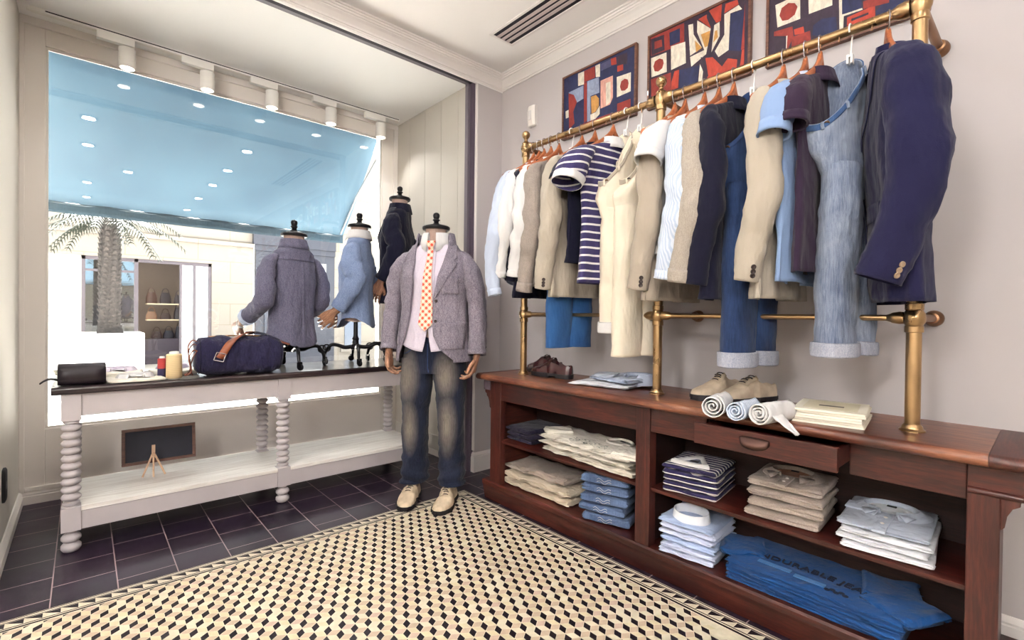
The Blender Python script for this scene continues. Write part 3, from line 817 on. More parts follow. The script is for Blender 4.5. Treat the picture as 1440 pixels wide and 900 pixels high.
# ------------------------------------------------------------------ cloth shapes
def S(v, n): return math.copysign(abs(v) ** (2.0 / n), v)
class Shell:
    """a garment body: rings given by keys (z, half width, half depth, centre y[, centre x]); front looks to -Y"""
    def __init__(self, keys, n=2.4, wr=.004, hem=.006, kf=7, seed=0, fs=9):
        self.k = keys; self.n = n; self.wr = wr; self.hem = hem; self.kf = kf; self.seed = seed; self.fs = fs
        self.z0, self.z1 = keys[0][0], keys[-1][0]
    def at(self, z):
        k = self.k
        if z >= k[0][0]: q = k[0]; return q[1], q[2], q[3], (q[4] if len(q) > 4 else 0)
        for i in range(len(k) - 1):
            if k[i][0] >= z >= k[i + 1][0]:
                t = (k[i][0] - z) / (k[i][0] - k[i + 1][0]); t = t * t * (3 - 2 * t) * .35 + t * .65
                a = [k[i][j] + (k[i + 1][j] - k[i][j]) * t if j < len(k[i]) else 0 for j in (1, 2, 3, 4)]
                return a
        q = k[-1]; return q[1], q[2], q[3], (q[4] if len(q) > 4 else 0)
    def phi(self, u, z):
        a = self.at(z)[0]; r = max(-1, min(1, u / a)); return math.asin(math.copysign(abs(r) ** (self.n / 2), r))
    def pt(self, ph, z, off=0):
        a, b, cy, cx = self.at(z)
        s, c = math.sin(ph), math.cos(ph)
        x = a * S(s, self.n); y = -b * S(c, self.n)
        t = (self.z0 - z) / (self.z0 - self.z1)
        d = self.wr * min(1, t * 4) * (nz((x, y, z * .45), self.fs, self.seed) + .6 * nz((x, y, z * .8), self.fs * 2.3, self.seed + 4))
        d += self.hem * t ** 1.6 * math.sin(self.kf * ph + self.seed * 1.7 + 1.2 * nz((0, 0, z), 3, self.seed))
        d += off
        l = math.hypot(s / a, c / b) or 1
        return Vector((cx + x + d * (s / a) / l, cy + y - d * (c / b) / l, z))
    def ptu(self, u, z, off=0): return self.pt(self.phi(u, z), z, off)
    def mesh(self, m, nt=64, nr=44, gap=None, z0=None, z1=None, curve=None, mi=None):
        z0 = self.z0 if z0 is None else z0; z1 = self.z1 if z1 is None else z1; rows = []
        for r in range(nr + 1):
            z = z0 + (z1 - z0) * r / nr
            if gap:
                g = gap(z)
                if g is None: p0, p1 = 0.0, 2 * PI
                else: p0 = self.phi(g[1], z); p1 = self.phi(g[0], z) + 2 * PI
                rows.append([self.pt(p0 + (p1 - p0) * j / nt, z + (curve(p0 + (p1 - p0) * j / nt, r / nr) if curve else 0)) for j in range(nt + 1)])
            else:
                rows.append([self.pt(-PI + 2 * PI * j / nt, z + (curve(-PI + 2 * PI * j / nt, r / nr) if curve else 0)) for j in range(nt)])
        m.grid(rows, closed=not gap, mi=mi)
    def patch(self, m, fl, fr, z0, z1, off, nu=8, nr=14, mi=None, flip=False):
        """cloth patch on the front between u = fl(z) and u = fr(z)"""
        rows = []
        for r in range(nr + 1):
            z = z0 + (z1 - z0) * r / nr; a, c = fl(z), fr(z)
            rows.append([self.ptu(a + (c - a) * j / nu, z, off) for j in range(nu + 1)])
        m.grid(rows, mi=mi, flip=flip)

def ring_tube(m, path, rad, M=34, N=22, wr=.003, seed=0, U=(1, 0, 0), crease=0, fs=16, n=2.2, open_=True):
    """sleeve / leg: path and radii are control lists; returns the rings"""
    P = catmull([Vector(p) for p in path], M); Rr = catmull([tuple(r) for r in rad], M); rows = []
    U0 = Vector(U)
    for i, p in enumerate(P):
        T = (P[min(i + 1, M - 1)] - P[max(i - 1, 0)]).normalized()
        u = (U0 - T * U0.dot(T)).normalized(); w = T.cross(u); s = i / (M - 1); ring = []
        for j in range(N):
            a = 2 * PI * j / N
            q = p + u * Rr[i][0] * S(math.cos(a), n) + w * Rr[i][1] * S(math.sin(a), n)
            d = wr * (nz(q, fs, seed) + .7 * nz((q.x, q.y, q.z * 1.6), fs * 2, seed + 3))
            if crease: d += crease * math.sin(s * 46 + 1.5 * math.sin(a + seed) + seed) * math.exp(-((s - .55) / .2) ** 2) * (.5 + .5 * math.cos(a + seed))
            ring.append(q + (q - p).normalized() * d)
        rows.append(ring)
    m.grid(rows, closed=True)
    return rows
def ring_band(m, rows, i0, i1, off, mi=None):
    """a band lying on the outside of a sleeve from ring i0 to i1"""
    sel = rows[i0:i1 + 1]; out = []
    for r in sel:
        c = sum(r, Vector()) / len(r); out.append([p + (p - c).normalized() * off for p in r])
    m.grid(out, closed=True, mi=mi)

def collar(m, c, a, b, stand=.03, fall=.042, spread=.014, gap=.35, point=.03, tilt=0, nt=40, slope=.3):
    """turned-down shirt collar round an elliptical neck, open at the front (-Y)"""
    rows = [[] for _ in range(7)]
    c = Vector(c)
    for j in range(nt + 1):
        ph = gap + (2 * PI - 2 * gap) * j / nt; s, co = math.sin(ph), -math.cos(ph)
        f = (1 + math.cos(ph)) / 2                      # 1 at the front
        base = slope * b * (-co) * -1
        pt = max(0, 1 - min(ph, 2 * PI - ph - 0) / .9) if ph < PI else max(0, 1 - (2 * PI - ph) / .9)
        lo = -point * pt ** 1.5
        tz = -tilt * f
        for i, (dr, dz) in enumerate(((0, 0), (-.001, stand * .6), (.001, stand), (.006, stand + .003), (spread * .7, stand - .008), (spread + .003, stand - fall * .6), (spread + .008 + .012 * pt, stand - fall + lo))):
            rows[i].append(c + Vector((s * (a + dr), co * (b + dr), dz + tz)))
    m.grid(rows)

def disc(m, p, nrm, r=.0075, h=.003, n=12):
    p = Vector(p); q = Vector(nrm).normalized().to_track_quat('Z', 'Y').to_matrix().to_4x4()
    M0 = m.M.copy(); m.M = M0 @ Matrix.Translation(p) @ q
    m.lathe([(0, 0), (r, 0), (r, h * .7), (r * .8, h), (r * .45, h * .6), (0, h * .6)], n=n, caps=False); m.M = M0

# ------------------------------------------------------------------ hangers
W_hang = wood('hanger_beech', (150, 82, 48), (196, 118, 74), 'x', .35, coat=.3)
M_chrome = plain('hook_steel', (168, 162, 164), .25, 1.0)
M_whitewire = plain('white_coated_wire', (236, 232, 228), .35)
def hook_pts(bottom=-.05, r=.0195, gap=0):
    pts = [(0, 0, bottom), (.004, 0, bottom + .008), (.012, 0, -.032), (r, 0, -.012)]
    pts += [(r * math.cos(a), 0, r * math.sin(a)) for a in [R(5) + k * R(215) / 12 for k in range(13)]]
    return pts
def wood_hanger(loc, rotz, label, w=.205):
    t = thing('clothes_hanger', label, 'hanger', loc, rotz, 'clothes hangers on the brass rail')
    m = MB(); m.tube(hook_pts(), .0021, 8); m.build('hook', M_chrome, t)
    m = MB(); rows = []
    for i in range(25):
        x = -w + 2 * w * i / 24; q = abs(x) / w
        z = -.056 - .152 * q ** .62; y = -.018 * q * q; hh = .023 - .008 * q; tt = .0085 + .006 * q ** 2
        rows.append([(x, y + tt * S(math.cos(a), 2.6), z + hh * S(math.sin(a), 2.6)) for a in [2 * PI * k / 14 for k in range(14)]])
    m.loft(rows); m.build('bar', W_hang, t)
    return t
def clip_hanger(loc, rotz, label, mat=None):
    t = thing('trouser_hanger', label, 'hanger', loc, rotz, 'clothes hangers on the brass rail')
    m = MB(); m.tube(hook_pts(-.09), .0026, 8); m.build('hook', mat or M_whitewire, t)
    m = MB(); m.box(-.011, .011, -.0085, -.0025, -.112, -.082); m.box(-.011, .011, .0025, .0085, -.112, -.082); m.tube([(-.012, 0, -.088), (.012, 0, -.088)], .0035, 8); m.build('clip', mat or M_whitewire, t, smooth=False)
    return t

# ------------------------------------------------------------------ tops on hangers
M_btn_dk = plain('button_dark_brown', (46, 34, 32), .35)
M_btn_horn = plain('button_horn', (150, 128, 104), .3)
M_btn_wh = plain('button_pearl', (226, 220, 212), .25)
def hang_top(name, label, cat, y, kind, mat, L=.88, sw=.2, bw=None, bd=.05, sl=None, sr=(.05, .08), seed=1, yaw=0, dz=0, elbow=.03, cuff=-.03, mat2=None, cuffmat=None, colmat=None,
             btn=None, hanger='wooden hanger', gapu=.05, hem=.008, dx=0, hx=0, flare=0, crease=.007, back=0):
    loc = (RX + hx, y, RZL); rot = PI + yaw
    wood_hanger((RX + hx, y, RZL), rot, hanger, w=min(.205, sw + .005))
    t = thing(name, label, cat, (loc[0] + dx, loc[1], loc[2] + dz - .006), rot, 'clothes hanging on the brass rack')
    bw = bw or sw; short = kind in ('polo', 'tee')
    nb = min(bd, .06)
    keys = [(-.126, .058, max(.03, nb * .9), .004), (-.134, .076, nb, .0), (-.152, .122, nb * .95, 0), (-.174, sw - .022, nb * .9, 0), (-.196, sw - .004, nb * .95, 0), (-.27, sw - .004, bd, 0), (-.45, bw - .006, bd, 0), (-.66, bw, bd * 1.05, back * .7), (-L, bw + .012, bd * 1.1, back)]
    sh = Shell(keys, 2.5, .008, hem, 5 + seed % 4, seed)
    # body
    m = MB(); top_open = kind in ('blazer',)
    if kind == 'blazer':
        vz = -.44
        def gap(z): 
            q = max(0, min(1, (z - vz) / (-.126 - vz))); c = max(0, (-L + .14 - z) / .14)
            return (-.012 - .06 * q - .05 * c ** 2, .0 + .072 * q + .06 * c ** 2)
        sh.mesh(m, 64, 46, gap)
    elif kind in ('shirt', 'cardigan'):
        def gap(z):
            q = max(0, min(1, (z + .2) / .1)); return (-.004 - .035 * q, .004 + .035 * q)
        cv = (lambda ph, r: .05 * r ** 8 * math.sin(ph) ** 2) if kind == 'shirt' else None
        sh.mesh(m, 64, 46, gap, curve=cv)
    else: sh.mesh(m, 64, 46)
    body = m.build('body', mat, t, solid=.003)
    # sleeves
    sl = sl or (.22 if short else .66)
    for s in (1, -1):
        m = MB(); e = elbow * (1 if s > 0 else .6)
        if short:
            path = [(s * (sw - .06), 0, -.178), (s * (sw - .014), 0, -.208), (s * (sw + .03 + flare * .5), .0, -.27), (s * (sw + .05 + flare), -.005, -.15 - sl)]
            rad = [(.014, sr[1] * .4), (.034, sr[1] * .75), (sr[0], sr[1]), (sr[0] * .95, sr[1] * .98)]
        else:
            l = sl; path = [(s * (sw - .06), 0, -.178), (s * (sw - .016), .0, -.208), (s * (sw + .012 + flare * .4), e * .5, -.30), (s * (sw + .028 + flare), e, -.15 - l * .55), (s * (sw + .022 + flare), cuff * .2, -.15 - l * .8), (s * (sw + .014 + flare), cuff, -.15 - l)]
            rad = [(.012, sr[1] * .3), (.028, sr[1] * .6), (sr[0] * .9, sr[1] * .93), (sr[0] * .94, sr[1] * .9), (sr[0] * .86, sr[1] * .8), (sr[0] * .8, sr[1] * .74)]
        rows = ring_tube(m, path, rad, 22 if short else 46, 26, .006, seed + s, crease=0 if short else crease)
        sv = m.build('sleeve', mat, t, solid=.003)
        nr = len(rows)
        if cuffmat or kind in ('shirt', 'cardigan', 'polo', 'tee'):
            m = MB(); ring_band(m, rows, nr - (4 if kind != 'cardigan' else 5), nr - 1, .0028); m.build('cuff', cuffmat or mat, sv, solid=.003)
        if btn and kind == 'blazer':
            for q in range(3):
                r = rows[nr - 3 - q * 1]; c = sum(r, Vector()) / len(r)
                best = max(r, key=lambda p: (p - c).normalized().dot(Vector((s * .75, -.25 + .9, 0)).normalized()))
                best = best + Vector((0, 0, 0))
                m = MB(); disc(m, best + (best - c).normalized() * .002, best - c, .0085, .0035); m.build('button', btn, sv)
            m = MB()
    # collars
    if kind == 'blazer':
        m = MB(); collar(m, (0, .002, -.132), .058, max(.034, nb * .85), .022, .05, .01, .75, .0); m.build('collar', colmat or mat, t, solid=.003)
        for s in (-1, 1):
            def edge(z, s=s):
                g = gap(z); return g[1] if s > 0 else g[0]
            def outer(z, s=s):
                q = max(0, min(1, (z + .44) / .3)); return edge(z) + s * (.008 + .06 * q * (1 - .35 * max(0, (z + .2) / .1)))
            m = MB(); sh.patch(m, edge, outer, -.13, -.44, .006, 6, 22); m.build('lapel', mat, t, solid=.0025)
        for u0, z0 in ((.075, -.6), (-.075, -.6)):
            m = MB(); sh.patch(m, lambda z, u0=u0: u0 - .06 * (1 if u0 < 0 else .75), lambda z, u0=u0: u0 + .06 * (.75 if u0 < 0 else 1), z0, z0 - .055, .006, 8, 4); m.build('pocket_flap', mat, t, solid=.002)
    elif kind in ('shirt', 'polo'):
        m = MB(); collar(m, (0, .002, -.134), .058, max(.034, nb * .85), .026, .05, .012, .3, .03); m.build('collar', colmat or mat, t, solid=.0025)
        m = MB(); zb = -L + .02 if kind == 'shirt' else -.28
        sh.patch(m, lambda z: -.014, lambda z: .016, -.145, zb, .005, 3, 24); m.build('placket', mat, t, solid=.002)
    else:
        m = MB(); rows = []
        for dr, dz in ((.002, 0), (.003, .012), (-.001, .016), (-.004, .006)):
            rows.append([Vector(((.062 + dr) * math.sin(a), -(max(.034, nb * .9) + dr) * math.cos(a) + .003, -.131 + dz - .012 * (1 + math.cos(a)) / 2)) for a in [2 * PI * k / 36 for k in range(36)]])
        m.grid(rows, closed=True); m.build('neck_rib', colmat or mat, t)
    if kind == 'cardigan':
        m = MB(); sh.mesh(m, 64, 3, z0=-L + .05, z1=-L - .002); m.build('hem_rib', mat, t, solid=.006)
    return t

def hang_trousers(name, label, y, mat, L=1.1, yaw=0, hx=0, seed=1, matin=None, roll=0, hem=(.062, .05), wide=.075, waistmat=None, hang='', dz=0, flop=1.0, dy=0, wire=None, dx=0):
    clip_hanger((RX + hx, y, RZL), yaw * .4, hang, wire)
    t = thing(name, label, 'trousers', (RX + hx + dx, y + dy, RZL + dz), yaw, 'clothes hanging on the brass rack')
    k = flop
    ctl = [((-.075 * k, .03 * k, -.215), (-.095 * k, .03 * k, -.125), (.012, .062, .02)),
           ((-.068 * k, .026 * k, -.26), (-.105 * k, .028 * k, -.115), (.012, .062, .01)),
           ((-.048 * k, .018 * k, -.345), (-.118, .022 * k, -.08), (.008, .058, 0)),
           ((-.022 * k, .008, -.44), (-.134, .01, -.03), (.004, .054, 0)),
           ((0, 0, -.53), (-.145, .0, 0), (.0, .05, 0)),
           ((0, 0, -.57), (-.14, 0, 0), (0, .045, 0))]
    n = 30; Cs = catmull([Vector(c[0]) for c in ctl], n); Us = catmull([Vector(c[1]) for c in ctl], n); Vs = catmull([Vector(c[2]) for c in ctl], n)
    rows = []
    for i in range(n):
        ring = []
        for j in range(44):
            a = 2 * PI * j / 44; q = Cs[i] + Us[i] * S(math.cos(a), 2.3) + Vs[i] * S(math.sin(a), 2.3)
            d = .006 * nz(q, 14, seed) + .004 * nz(q, 30, seed + 2); ring.append(q + (q - Cs[i]).normalized() * d)
        rows.append(ring)
    m = MB(); m.grid(rows, closed=True); m.build('seat', mat, t, solid=.003)
    # waistband with belt loops, fly button
    band = []
    for i in range(5):
        c = Cs[i]; band.append([p + (p - c).normalized() * .0035 for p in rows[i]])
    m = MB(); m.grid(band, closed=True); wb = m.build('waistband', waistmat or mat, t, solid=.004)
    for j in (3, 9, 16, 28, 35, 41):
        m = MB(); m.tube([band[0][j], band[0][j] + (band[0][j] - Cs[0]).normalized() * .006, band[2][j] + (band[2][j] - Cs[2]).normalized() * .007, band[4][j] + (band[4][j] - Cs[4]).normalized() * .005], .005, 6); m.build('belt_loop', mat, wb)
    m = MB(); j = 40; disc(m, band[2][j], band[2][j] - Cs[2], .008, .004); m.build('button', M_btn_dk if roll == 0 else M_brassd, wb)
    # legs
    for s, xo in ((1, -.072), (-1, .066)):
        sd = seed * 3 + s
        path = [(xo, .0, -.47), (xo * 1.02, .0, -.62), (xo * (.95 if s > 0 else 1.05), .01 * s, -.82), (xo * .9, .012 * s, -L)]
        rad = [(wide * .95, .05), (wide, .056), (wide * .92, .056), hem]
        m = MB(); rw = ring_tube(m, path, rad, 44, 26, .006, sd, fs=10)
        lg = m.build('leg', mat, t, solid=.003)
        # seam
        m = MB(); m.tube([r[3] + (r[3] - sum(r, Vector()) / 26).normalized() * .001 for r in rw[4:]], .0022, 5); m.build('seam', waistmat or mat, lg)
        if roll:
            nr = len(rw); m = MB(); c0 = [p.copy() for p in rw[-1]]; out = []
            for dz_, of in ((0, .001), (-.004, .006), (.0, .011), (roll * .5, .0125), (roll, .011), (roll + .003, .007), (roll, .003)):
                c = sum(c0, Vector()) / 26; out.append([p + (p - c).normalized() * of + Vector((0, 0, dz_)) for p in c0])
            m.grid(out, closed=True); m.build('turn_up', matin or mat, lg)
    return t
# ------------------------------------------------------------------ what hangs on the rack, from the corner to the near end
F_navy = fabric('cotton_navy', (27, 26, 58), mott=.16)
F_navy2 = fabric('wool_midnight', (18, 18, 38), mott=.12)
F_white = fabric('cotton_white', (214, 212, 212), mott=.05)
F_cream = fabric('cotton_cream', (174, 164, 150), mott=.07)
F_cream2 = fabric('drill_ivory', (226, 215, 196), mott=.06)
F_beige = fabric('cotton_beige', (170, 158, 144), mott=.08)
F_taupe = fabric('knit_taupe', (160, 148, 140), (136, 126, 120), 'heather')
F_greige = fabric('jersey_greige', (176, 166, 154), (150, 140, 132), 'heather')
F_greym = fabric('jersey_grey', (150, 146, 156), (126, 122, 134), 'heather')
F_pale = fabric('shirting_pale_blue', (184, 194, 214), mott=.05)
F_sky = fabric('pique_sky_blue', (132, 156, 194), mott=.08)
F_pin = fabric('shirting_pinstripe', (206, 213, 226), (178, 192, 214), 'pin', freq=90, duty=.5, axis='xy', mott=.04)
F_plum = fabric('pique_plum', (48, 34, 54), mott=.14)
F_stripe = fabric('jersey_navy_stripe', (56, 50, 92), (218, 216, 214), 'stripe', freq=28, duty=.25, mott=.06)
D_mid = fabric('denim_mid', (32, 54, 92), (72, 100, 142), 'denim', wr=.7)
D_dark = fabric('denim_dark', (20, 31, 62), (52, 74, 116), 'denim', wr=.7)
D_light = fabric('denim_washed', (44, 62, 98), (160, 170, 188), 'denim', wr=1.0)
D_royal = fabric('denim_clean_blue', (34, 74, 128), (58, 102, 156), 'denim', wr=.5)
D_in = fabric('denim_inside', (176, 178, 190), (140, 146, 164), 'heather')
HG = 'wooden hanger of the '
hang_top('shirt', 'pale blue long-sleeved shirt hanging nearest the corner post', 'shirt', 1.968, 'shirt', F_pale, L=.80, sw=.2, bd=.022, sr=(.036, .05), sl=.70, seed=2, flare=.075, cuff=.02, btn=1, hanger=HG + 'pale blue shirt beside the corner post')
hang_top('shirt', 'plain white shirt with turned-back cuffs beside the pale blue one', 'shirt', 1.924, 'shirt', F_white, L=.78, sw=.2, bd=.025, sr=(.04, .055), sl=.60, seed=3, flare=.05, hanger=HG + 'plain white shirt next to the corner')
hang_top('blazer', 'midnight navy jacket squeezed between two white shirts', 'jacket', 1.884, 'blazer', F_navy2, L=.86, sw=.195, bd=.022, sr=(.03, .05), sl=.62, seed=4, hanger=HG + 'navy jacket between the white shirts')
hang_top('shirt', 'white shirt hanging between the navy jacket and the taupe cardigan', 'shirt', 1.832, 'shirt', F_white, L=.80, sw=.2, bd=.024, sr=(.042, .05), sl=.6, seed=5, flare=.012, hanger=HG + 'white shirt beside the taupe cardigan')
hang_top('cardigan', 'taupe knitted cardigan with ribbed cuffs', 'cardigan', 1.772, 'cardigan', F_taupe, L=.80, sw=.2, bd=.03, sr=(.04, .055), sl=.68, seed=6, hanger=HG + 'taupe knitted cardigan')
hang_trousers('jeans', 'clean blue jeans with plain hems hanging behind the cream jacket', 1.684, D_royal, L=1.12, seed=1, hem=(.085, .04), wide=.078, hang='clip hanger of the clean blue jeans with plain hems', waistmat=D_dark, flop=.55)
hang_top('blazer', 'cream cotton jacket next to the striped polo shirt', 'jacket', 1.614, 'blazer', F_cream, L=.86, sw=.2, bd=.035, sr=(.046, .06), sl=.67, seed=7, btn=M_btn_dk, yaw=R(-4), flare=.01, hanger=HG + 'cream jacket next to the striped polo')
hang_top('polo_shirt', 'plain navy polo shirt tucked behind the striped polo', 'polo shirt', 1.53, 'polo', F_navy2, L=.7, sw=.19, bd=.024, sr=(.045, .06), sl=.17, seed=8, hanger=HG + 'plain navy polo behind the striped one')
hang_top('polo_shirt', 'navy and white striped polo shirt with a white collar', 'polo shirt', 1.42, 'polo', F_stripe, L=.80, sw=.205, bd=.04, sr=(.062, .075), sl=.21, seed=9, colmat=F_white, cuffmat=F_white, yaw=R(-6), flare=.035, hanger=HG + 'navy and white striped polo')
hang_trousers('trousers', 'cream trousers with one rolled hem beside the striped polo', 1.345, F_cream2, L=1.03, seed=4, hem=(.07, .05), matin=F_white, roll=.045, waistmat=F_cream, hang='white wire clip hanger of the cream trousers with rolled hem', flop=.8)
hang_trousers('trousers', 'longest cream trousers hanging beside the middle brass post', 1.268, F_cream2, L=1.135, seed=7, hem=(.085, .052), wide=.085, waistmat=F_cream, hang='white wire clip hanger of the longest cream trousers', flop=.55)
hang_top('blazer', 'beige cotton jacket just past the middle brass post', 'jacket', 1.098, 'blazer', F_beige, L=.885, sw=.2, bd=.03, sr=(.044, .055), sl=.69, seed=10, btn=M_btn_dk, hanger=HG + 'beige jacket just past the middle post')
hang_top('t_shirt', 'white short-sleeved tee over a grey layer beside the beige jacket', 'T-shirt', 1.05, 'tee', F_white, L=.70, sw=.195, bd=.022, sr=(.055, .05), sl=.2, seed=11, flare=.02, hanger=HG + 'white short-sleeved tee')
hang_top('shirt', 'pale blue pinstriped shirt in the middle of the rack', 'shirt', .965, 'shirt', F_pin, L=.80, sw=.2, bd=.03, sr=(.05, .058), sl=.655, seed=12, flare=.006, hanger=HG + 'pale pinstriped shirt', colmat=F_pin)
hang_top('sweatshirt', 'grey-beige sweatshirt with ribbed cuffs beside the navy blazer', 'sweatshirt', .905, 'cardigan', F_greige, L=.78, sw=.2, bd=.026, sr=(.046, .05), sl=.67, seed=13, flare=.014, hanger=HG + 'grey-beige sweatshirt')
hang_top('blazer', 'midnight navy blazer beside the dark rolled-hem jeans', 'jacket', .846, 'blazer', F_navy2, L=.885, sw=.205, bd=.032, sr=(.042, .05), sl=.68, seed=14, hanger=HG + 'navy blazer beside the dark jeans')
hang_trousers('jeans', 'dark blue jeans with a pale turned-up hem', .772, D_dark, L=1.135, seed=9, hem=(.088, .05), matin=D_in, roll=.05, wide=.09, hang='white wire clip hanger of the dark jeans with turned-up hem', waistmat=D_dark, flop=1.0)
hang_top('blazer', 'cream blazer with three dark cuff buttons', 'jacket', .667, 'blazer', F_cream, L=.885, sw=.205, bd=.036, sr=(.046, .056), sl=.675, seed=15, btn=M_btn_dk, hanger=HG + 'cream blazer with dark cuff buttons')
hang_top('polo_shirt', 'sky blue short-sleeved polo shirt beside the plum one', 'polo shirt', .596, 'polo', F_sky, L=.83, sw=.2, bd=.024, sr=(.05, .045), sl=.22, seed=16, colmat=F_pale, flare=.01, hanger=HG + 'sky blue polo shirt')
hang_top('polo_shirt', 'dark plum polo shirt beside the washed jeans', 'polo shirt', .55, 'polo', F_plum, L=.80, sw=.2, bd=.026, sr=(.045, .045), sl=.2, seed=17, hanger=HG + 'dark plum polo shirt')
hang_trousers('jeans', 'faded light-wash jeans with turned-up hems beside the near navy jacket', .462, D_light, L=1.075, seed=12, hem=(.082, .055), matin=D_in, roll=.04, wide=.088, hang='wire clip hanger of the faded light-wash jeans', waistmat=D_mid, flop=1.0)
hang_top('blazer', 'navy cotton jacket with horn cuff buttons at the near end of the rack', 'jacket', .362, 'blazer', F_navy, L=.9, sw=.215, bd=.058, sr=(.055, .075), sl=.69, seed=19, yaw=R(22), crease=.003, back=.03, btn=M_btn_horn, elbow=.022, cuff=-.06, hanger=HG + 'navy jacket at the near end')
# ------------------------------------------------------------------ folded clothes, shoes and small goods
def slab(m, w, d, h, seed=0, layers=2, wr=.004, groove=.006, rag=0, nx=30, ny=34, sag=0, drape=.5):
    """folded cloth lying flat: w along X (shown edge), d along Y (front fold at -Y), thickness h"""
    rows = []
    for i in range(nx + 1):
        t = i / nx; x = -w / 2 + w * t; e = min(1, min(t, 1 - t) / .05); sc = .55 + .45 * math.sqrt(max(0, 1 - (1 - e) ** 2))
        ring = []
        for j in range(ny):
            a = 2 * PI * j / ny
            y = d / 2 * S(math.cos(a), 7); z = h / 2 * S(math.sin(a), 3.2)
            front = max(0, -math.cos(a)); zz = z / (h / 2)
            g = 0
            for q in range(1, layers):
                zb = -1 + 2 * q / layers; g += groove * math.exp(-((zz - zb) / .22) ** 2) * front
            if abs(t - .5) > .44: 
                for q in range(1, layers): g += groove * .5 * math.exp(-((zz - (-1 + 2 * q / layers)) / .25) ** 2)
            y += g * (1 if y < 0 else -1)
            y += rag * nz((x, zz * .3, 0), 14, seed) * (1 if y < 0 else .5)
            zt = wr * nz((x, y, z * 2), 11, seed) + wr * .6 * nz((x, y, 0), 26, seed + 3)
            top = 1 if z > 0 else .15
            ring.append(Vector((x + rag * nz((zz, y, 2), 12, seed + 8) * abs(t - .5) * 2, y, h / 2 + z * sc + zt * top - sag * h * max(0, z) / (h / 2) * (t - .5) ** 2 * 4)))
        rows.append(ring)
    lo = min(p.z for r in rows for p in r)
    for r in rows:
        for p in r: p.z = max(p.z - lo, 0) if p.z - lo < .002 else p.z - lo
    m.loft(rows)
    return rows
ORD = ['topmost', 'second from top', 'third from top', 'fourth from top', 'fifth from top', 'sixth from top']
def stack(name, what, cat, group, n, x, y, z, w, d, h, mats, face=-90, seed=0, layers=2, wr=.003, jit=.006, taper=.0, top=None, rag=.006, where='', rot=None, fan=0, groove=.006, zgap=.0006):
    """pile of folded garments; face: yaw that turns the front fold (-Y) to the shop"""
    rnd = random.Random(seed); out = []
    for i in range(n):
        hh = h * rnd.uniform(.92, 1.08)
        k = n - 1 - i
        pos = 'bottom one of' if k == n - 1 and n > 1 else ORD[k] + ' of'
        lab = '%s, %s the %s' % (what, pos, where) if n > 1 else '%s %s' % (what, where)
        o = thing(name, lab, cat, (x + rnd.uniform(-jit, jit) + fan * i, y + rnd.uniform(-jit, jit), z), R(face) + rnd.uniform(-.03, .03) + (rot or 0), group)
        m = MB(); slab(m, w * (1 - taper * i), d * (1 - taper * i), hh, seed * 10 + i, layers, wr, groove, rag)
        mt = mats[i % len(mats)]
        m.build('folded_body', mt, o, angle=70)
        out.append(o); z += hh + wr * .9 + zgap
        o['_h'] = hh + wr * .5
    if top: top(out[-1], out[-1]['_h'])
    for o in out: del o['_h']
    return z
def collar_points(m, y0, h, a, b, open_, fall):
    for s in (-1, 1):
        p0 = Vector((s * (a + .03) * math.sin(open_ + .5), y0 - (b + .03) * math.cos(open_ + .5), h + .008)); p1 = Vector((s * a * math.sin(open_), y0 - b * math.cos(open_), h + .013))
        tip = Vector((s * (a * .75), y0 - b - fall * .9, h + .005)); m.face([m.add(p0), m.add(p1), m.add(tip)]); 
def polo_top(mat, colmat, y0=-.02, a=.062, b=.05, open_=.5, plk=True, fall=.05, tag_=None, pl=.12):
    def f(o, h):
        m = MB(); collar(m, (0, y0, h - .002), a, b, .014, fall * .36, .034, open_, .0, nt=56); collar_points(m, y0, h, a, b, open_, fall); m.build('collar', colmat, o, solid=.003)
        m = MB(); m.lathe([(0, 0), (.9, 0.002), (1, .006)], n=24, caps=False); 
        for i, v in enumerate(m.v): m.v[i] = Vector((v.x * (a - .006), y0 + v.y * (b - .006), h + .001 + v.z * .5))
        m.build('neck_lining', tag_ or mat, o)
        if plk:
            m = MB(); m.box(-.016, .016, y0 - b - pl, y0 - b + .004, h - .004, h + .004); p = m.build('placket', mat, o, smooth=False, bevel=.0015)
            for q in (.25, .6): 
                m = MB(); disc(m, (0, y0 - b - pl * q, h + .004), (0, 0, 1), .0055, .002); m.build('button', M_btn_wh, p)
        m = MB(); m.box(-.013, .013, y0 + b * .35, y0 + b * .7, h + .0055, h + .0065); m.build('neck_label', M_blackm, o, smooth=False)
    return f

F_navyk = fabric('knit_dark_navy', (42, 36, 62), (28, 24, 44), 'heather')
F_tee = fabric('tee_natural_white', (238, 232, 220), mott=.05)
F_chino = fabric('chino_stone', (206, 192, 172), mott=.08)
F_chinog = fabric('chino_grey_stone', (168, 154, 144), mott=.08)
F_polog = fabric('pique_stone_grey', (182, 168, 158), (158, 146, 138), 'heather')
F_blueshirt = fabric('shirting_blue_white', (206, 214, 238), mott=.05)
F_blueshirt2 = fabric('shirting_mid_blue', (176, 194, 228), mott=.06)
F_whshirt = fabric('shirting_bright_white', (236, 238, 244), mott=.04)
F_grshirt = fabric('shirting_cool_grey', (182, 190, 206), mott=.08)
F_teeb = fabric('tee_ink_blue', (30, 78, 138), mott=.14)
F_stripe_x = fabric('jersey_navy_stripe_folded', (48, 42, 82), (238, 234, 228), 'stripe', freq=34, duty=.28, axis='y', mott=.05)
F_stripe_z = fabric('jersey_stripe_edge', (48, 42, 82), (238, 234, 228), 'stripe', freq=46, duty=.4, axis='z', mott=.05)
ZU, ZL = .3765, .1205
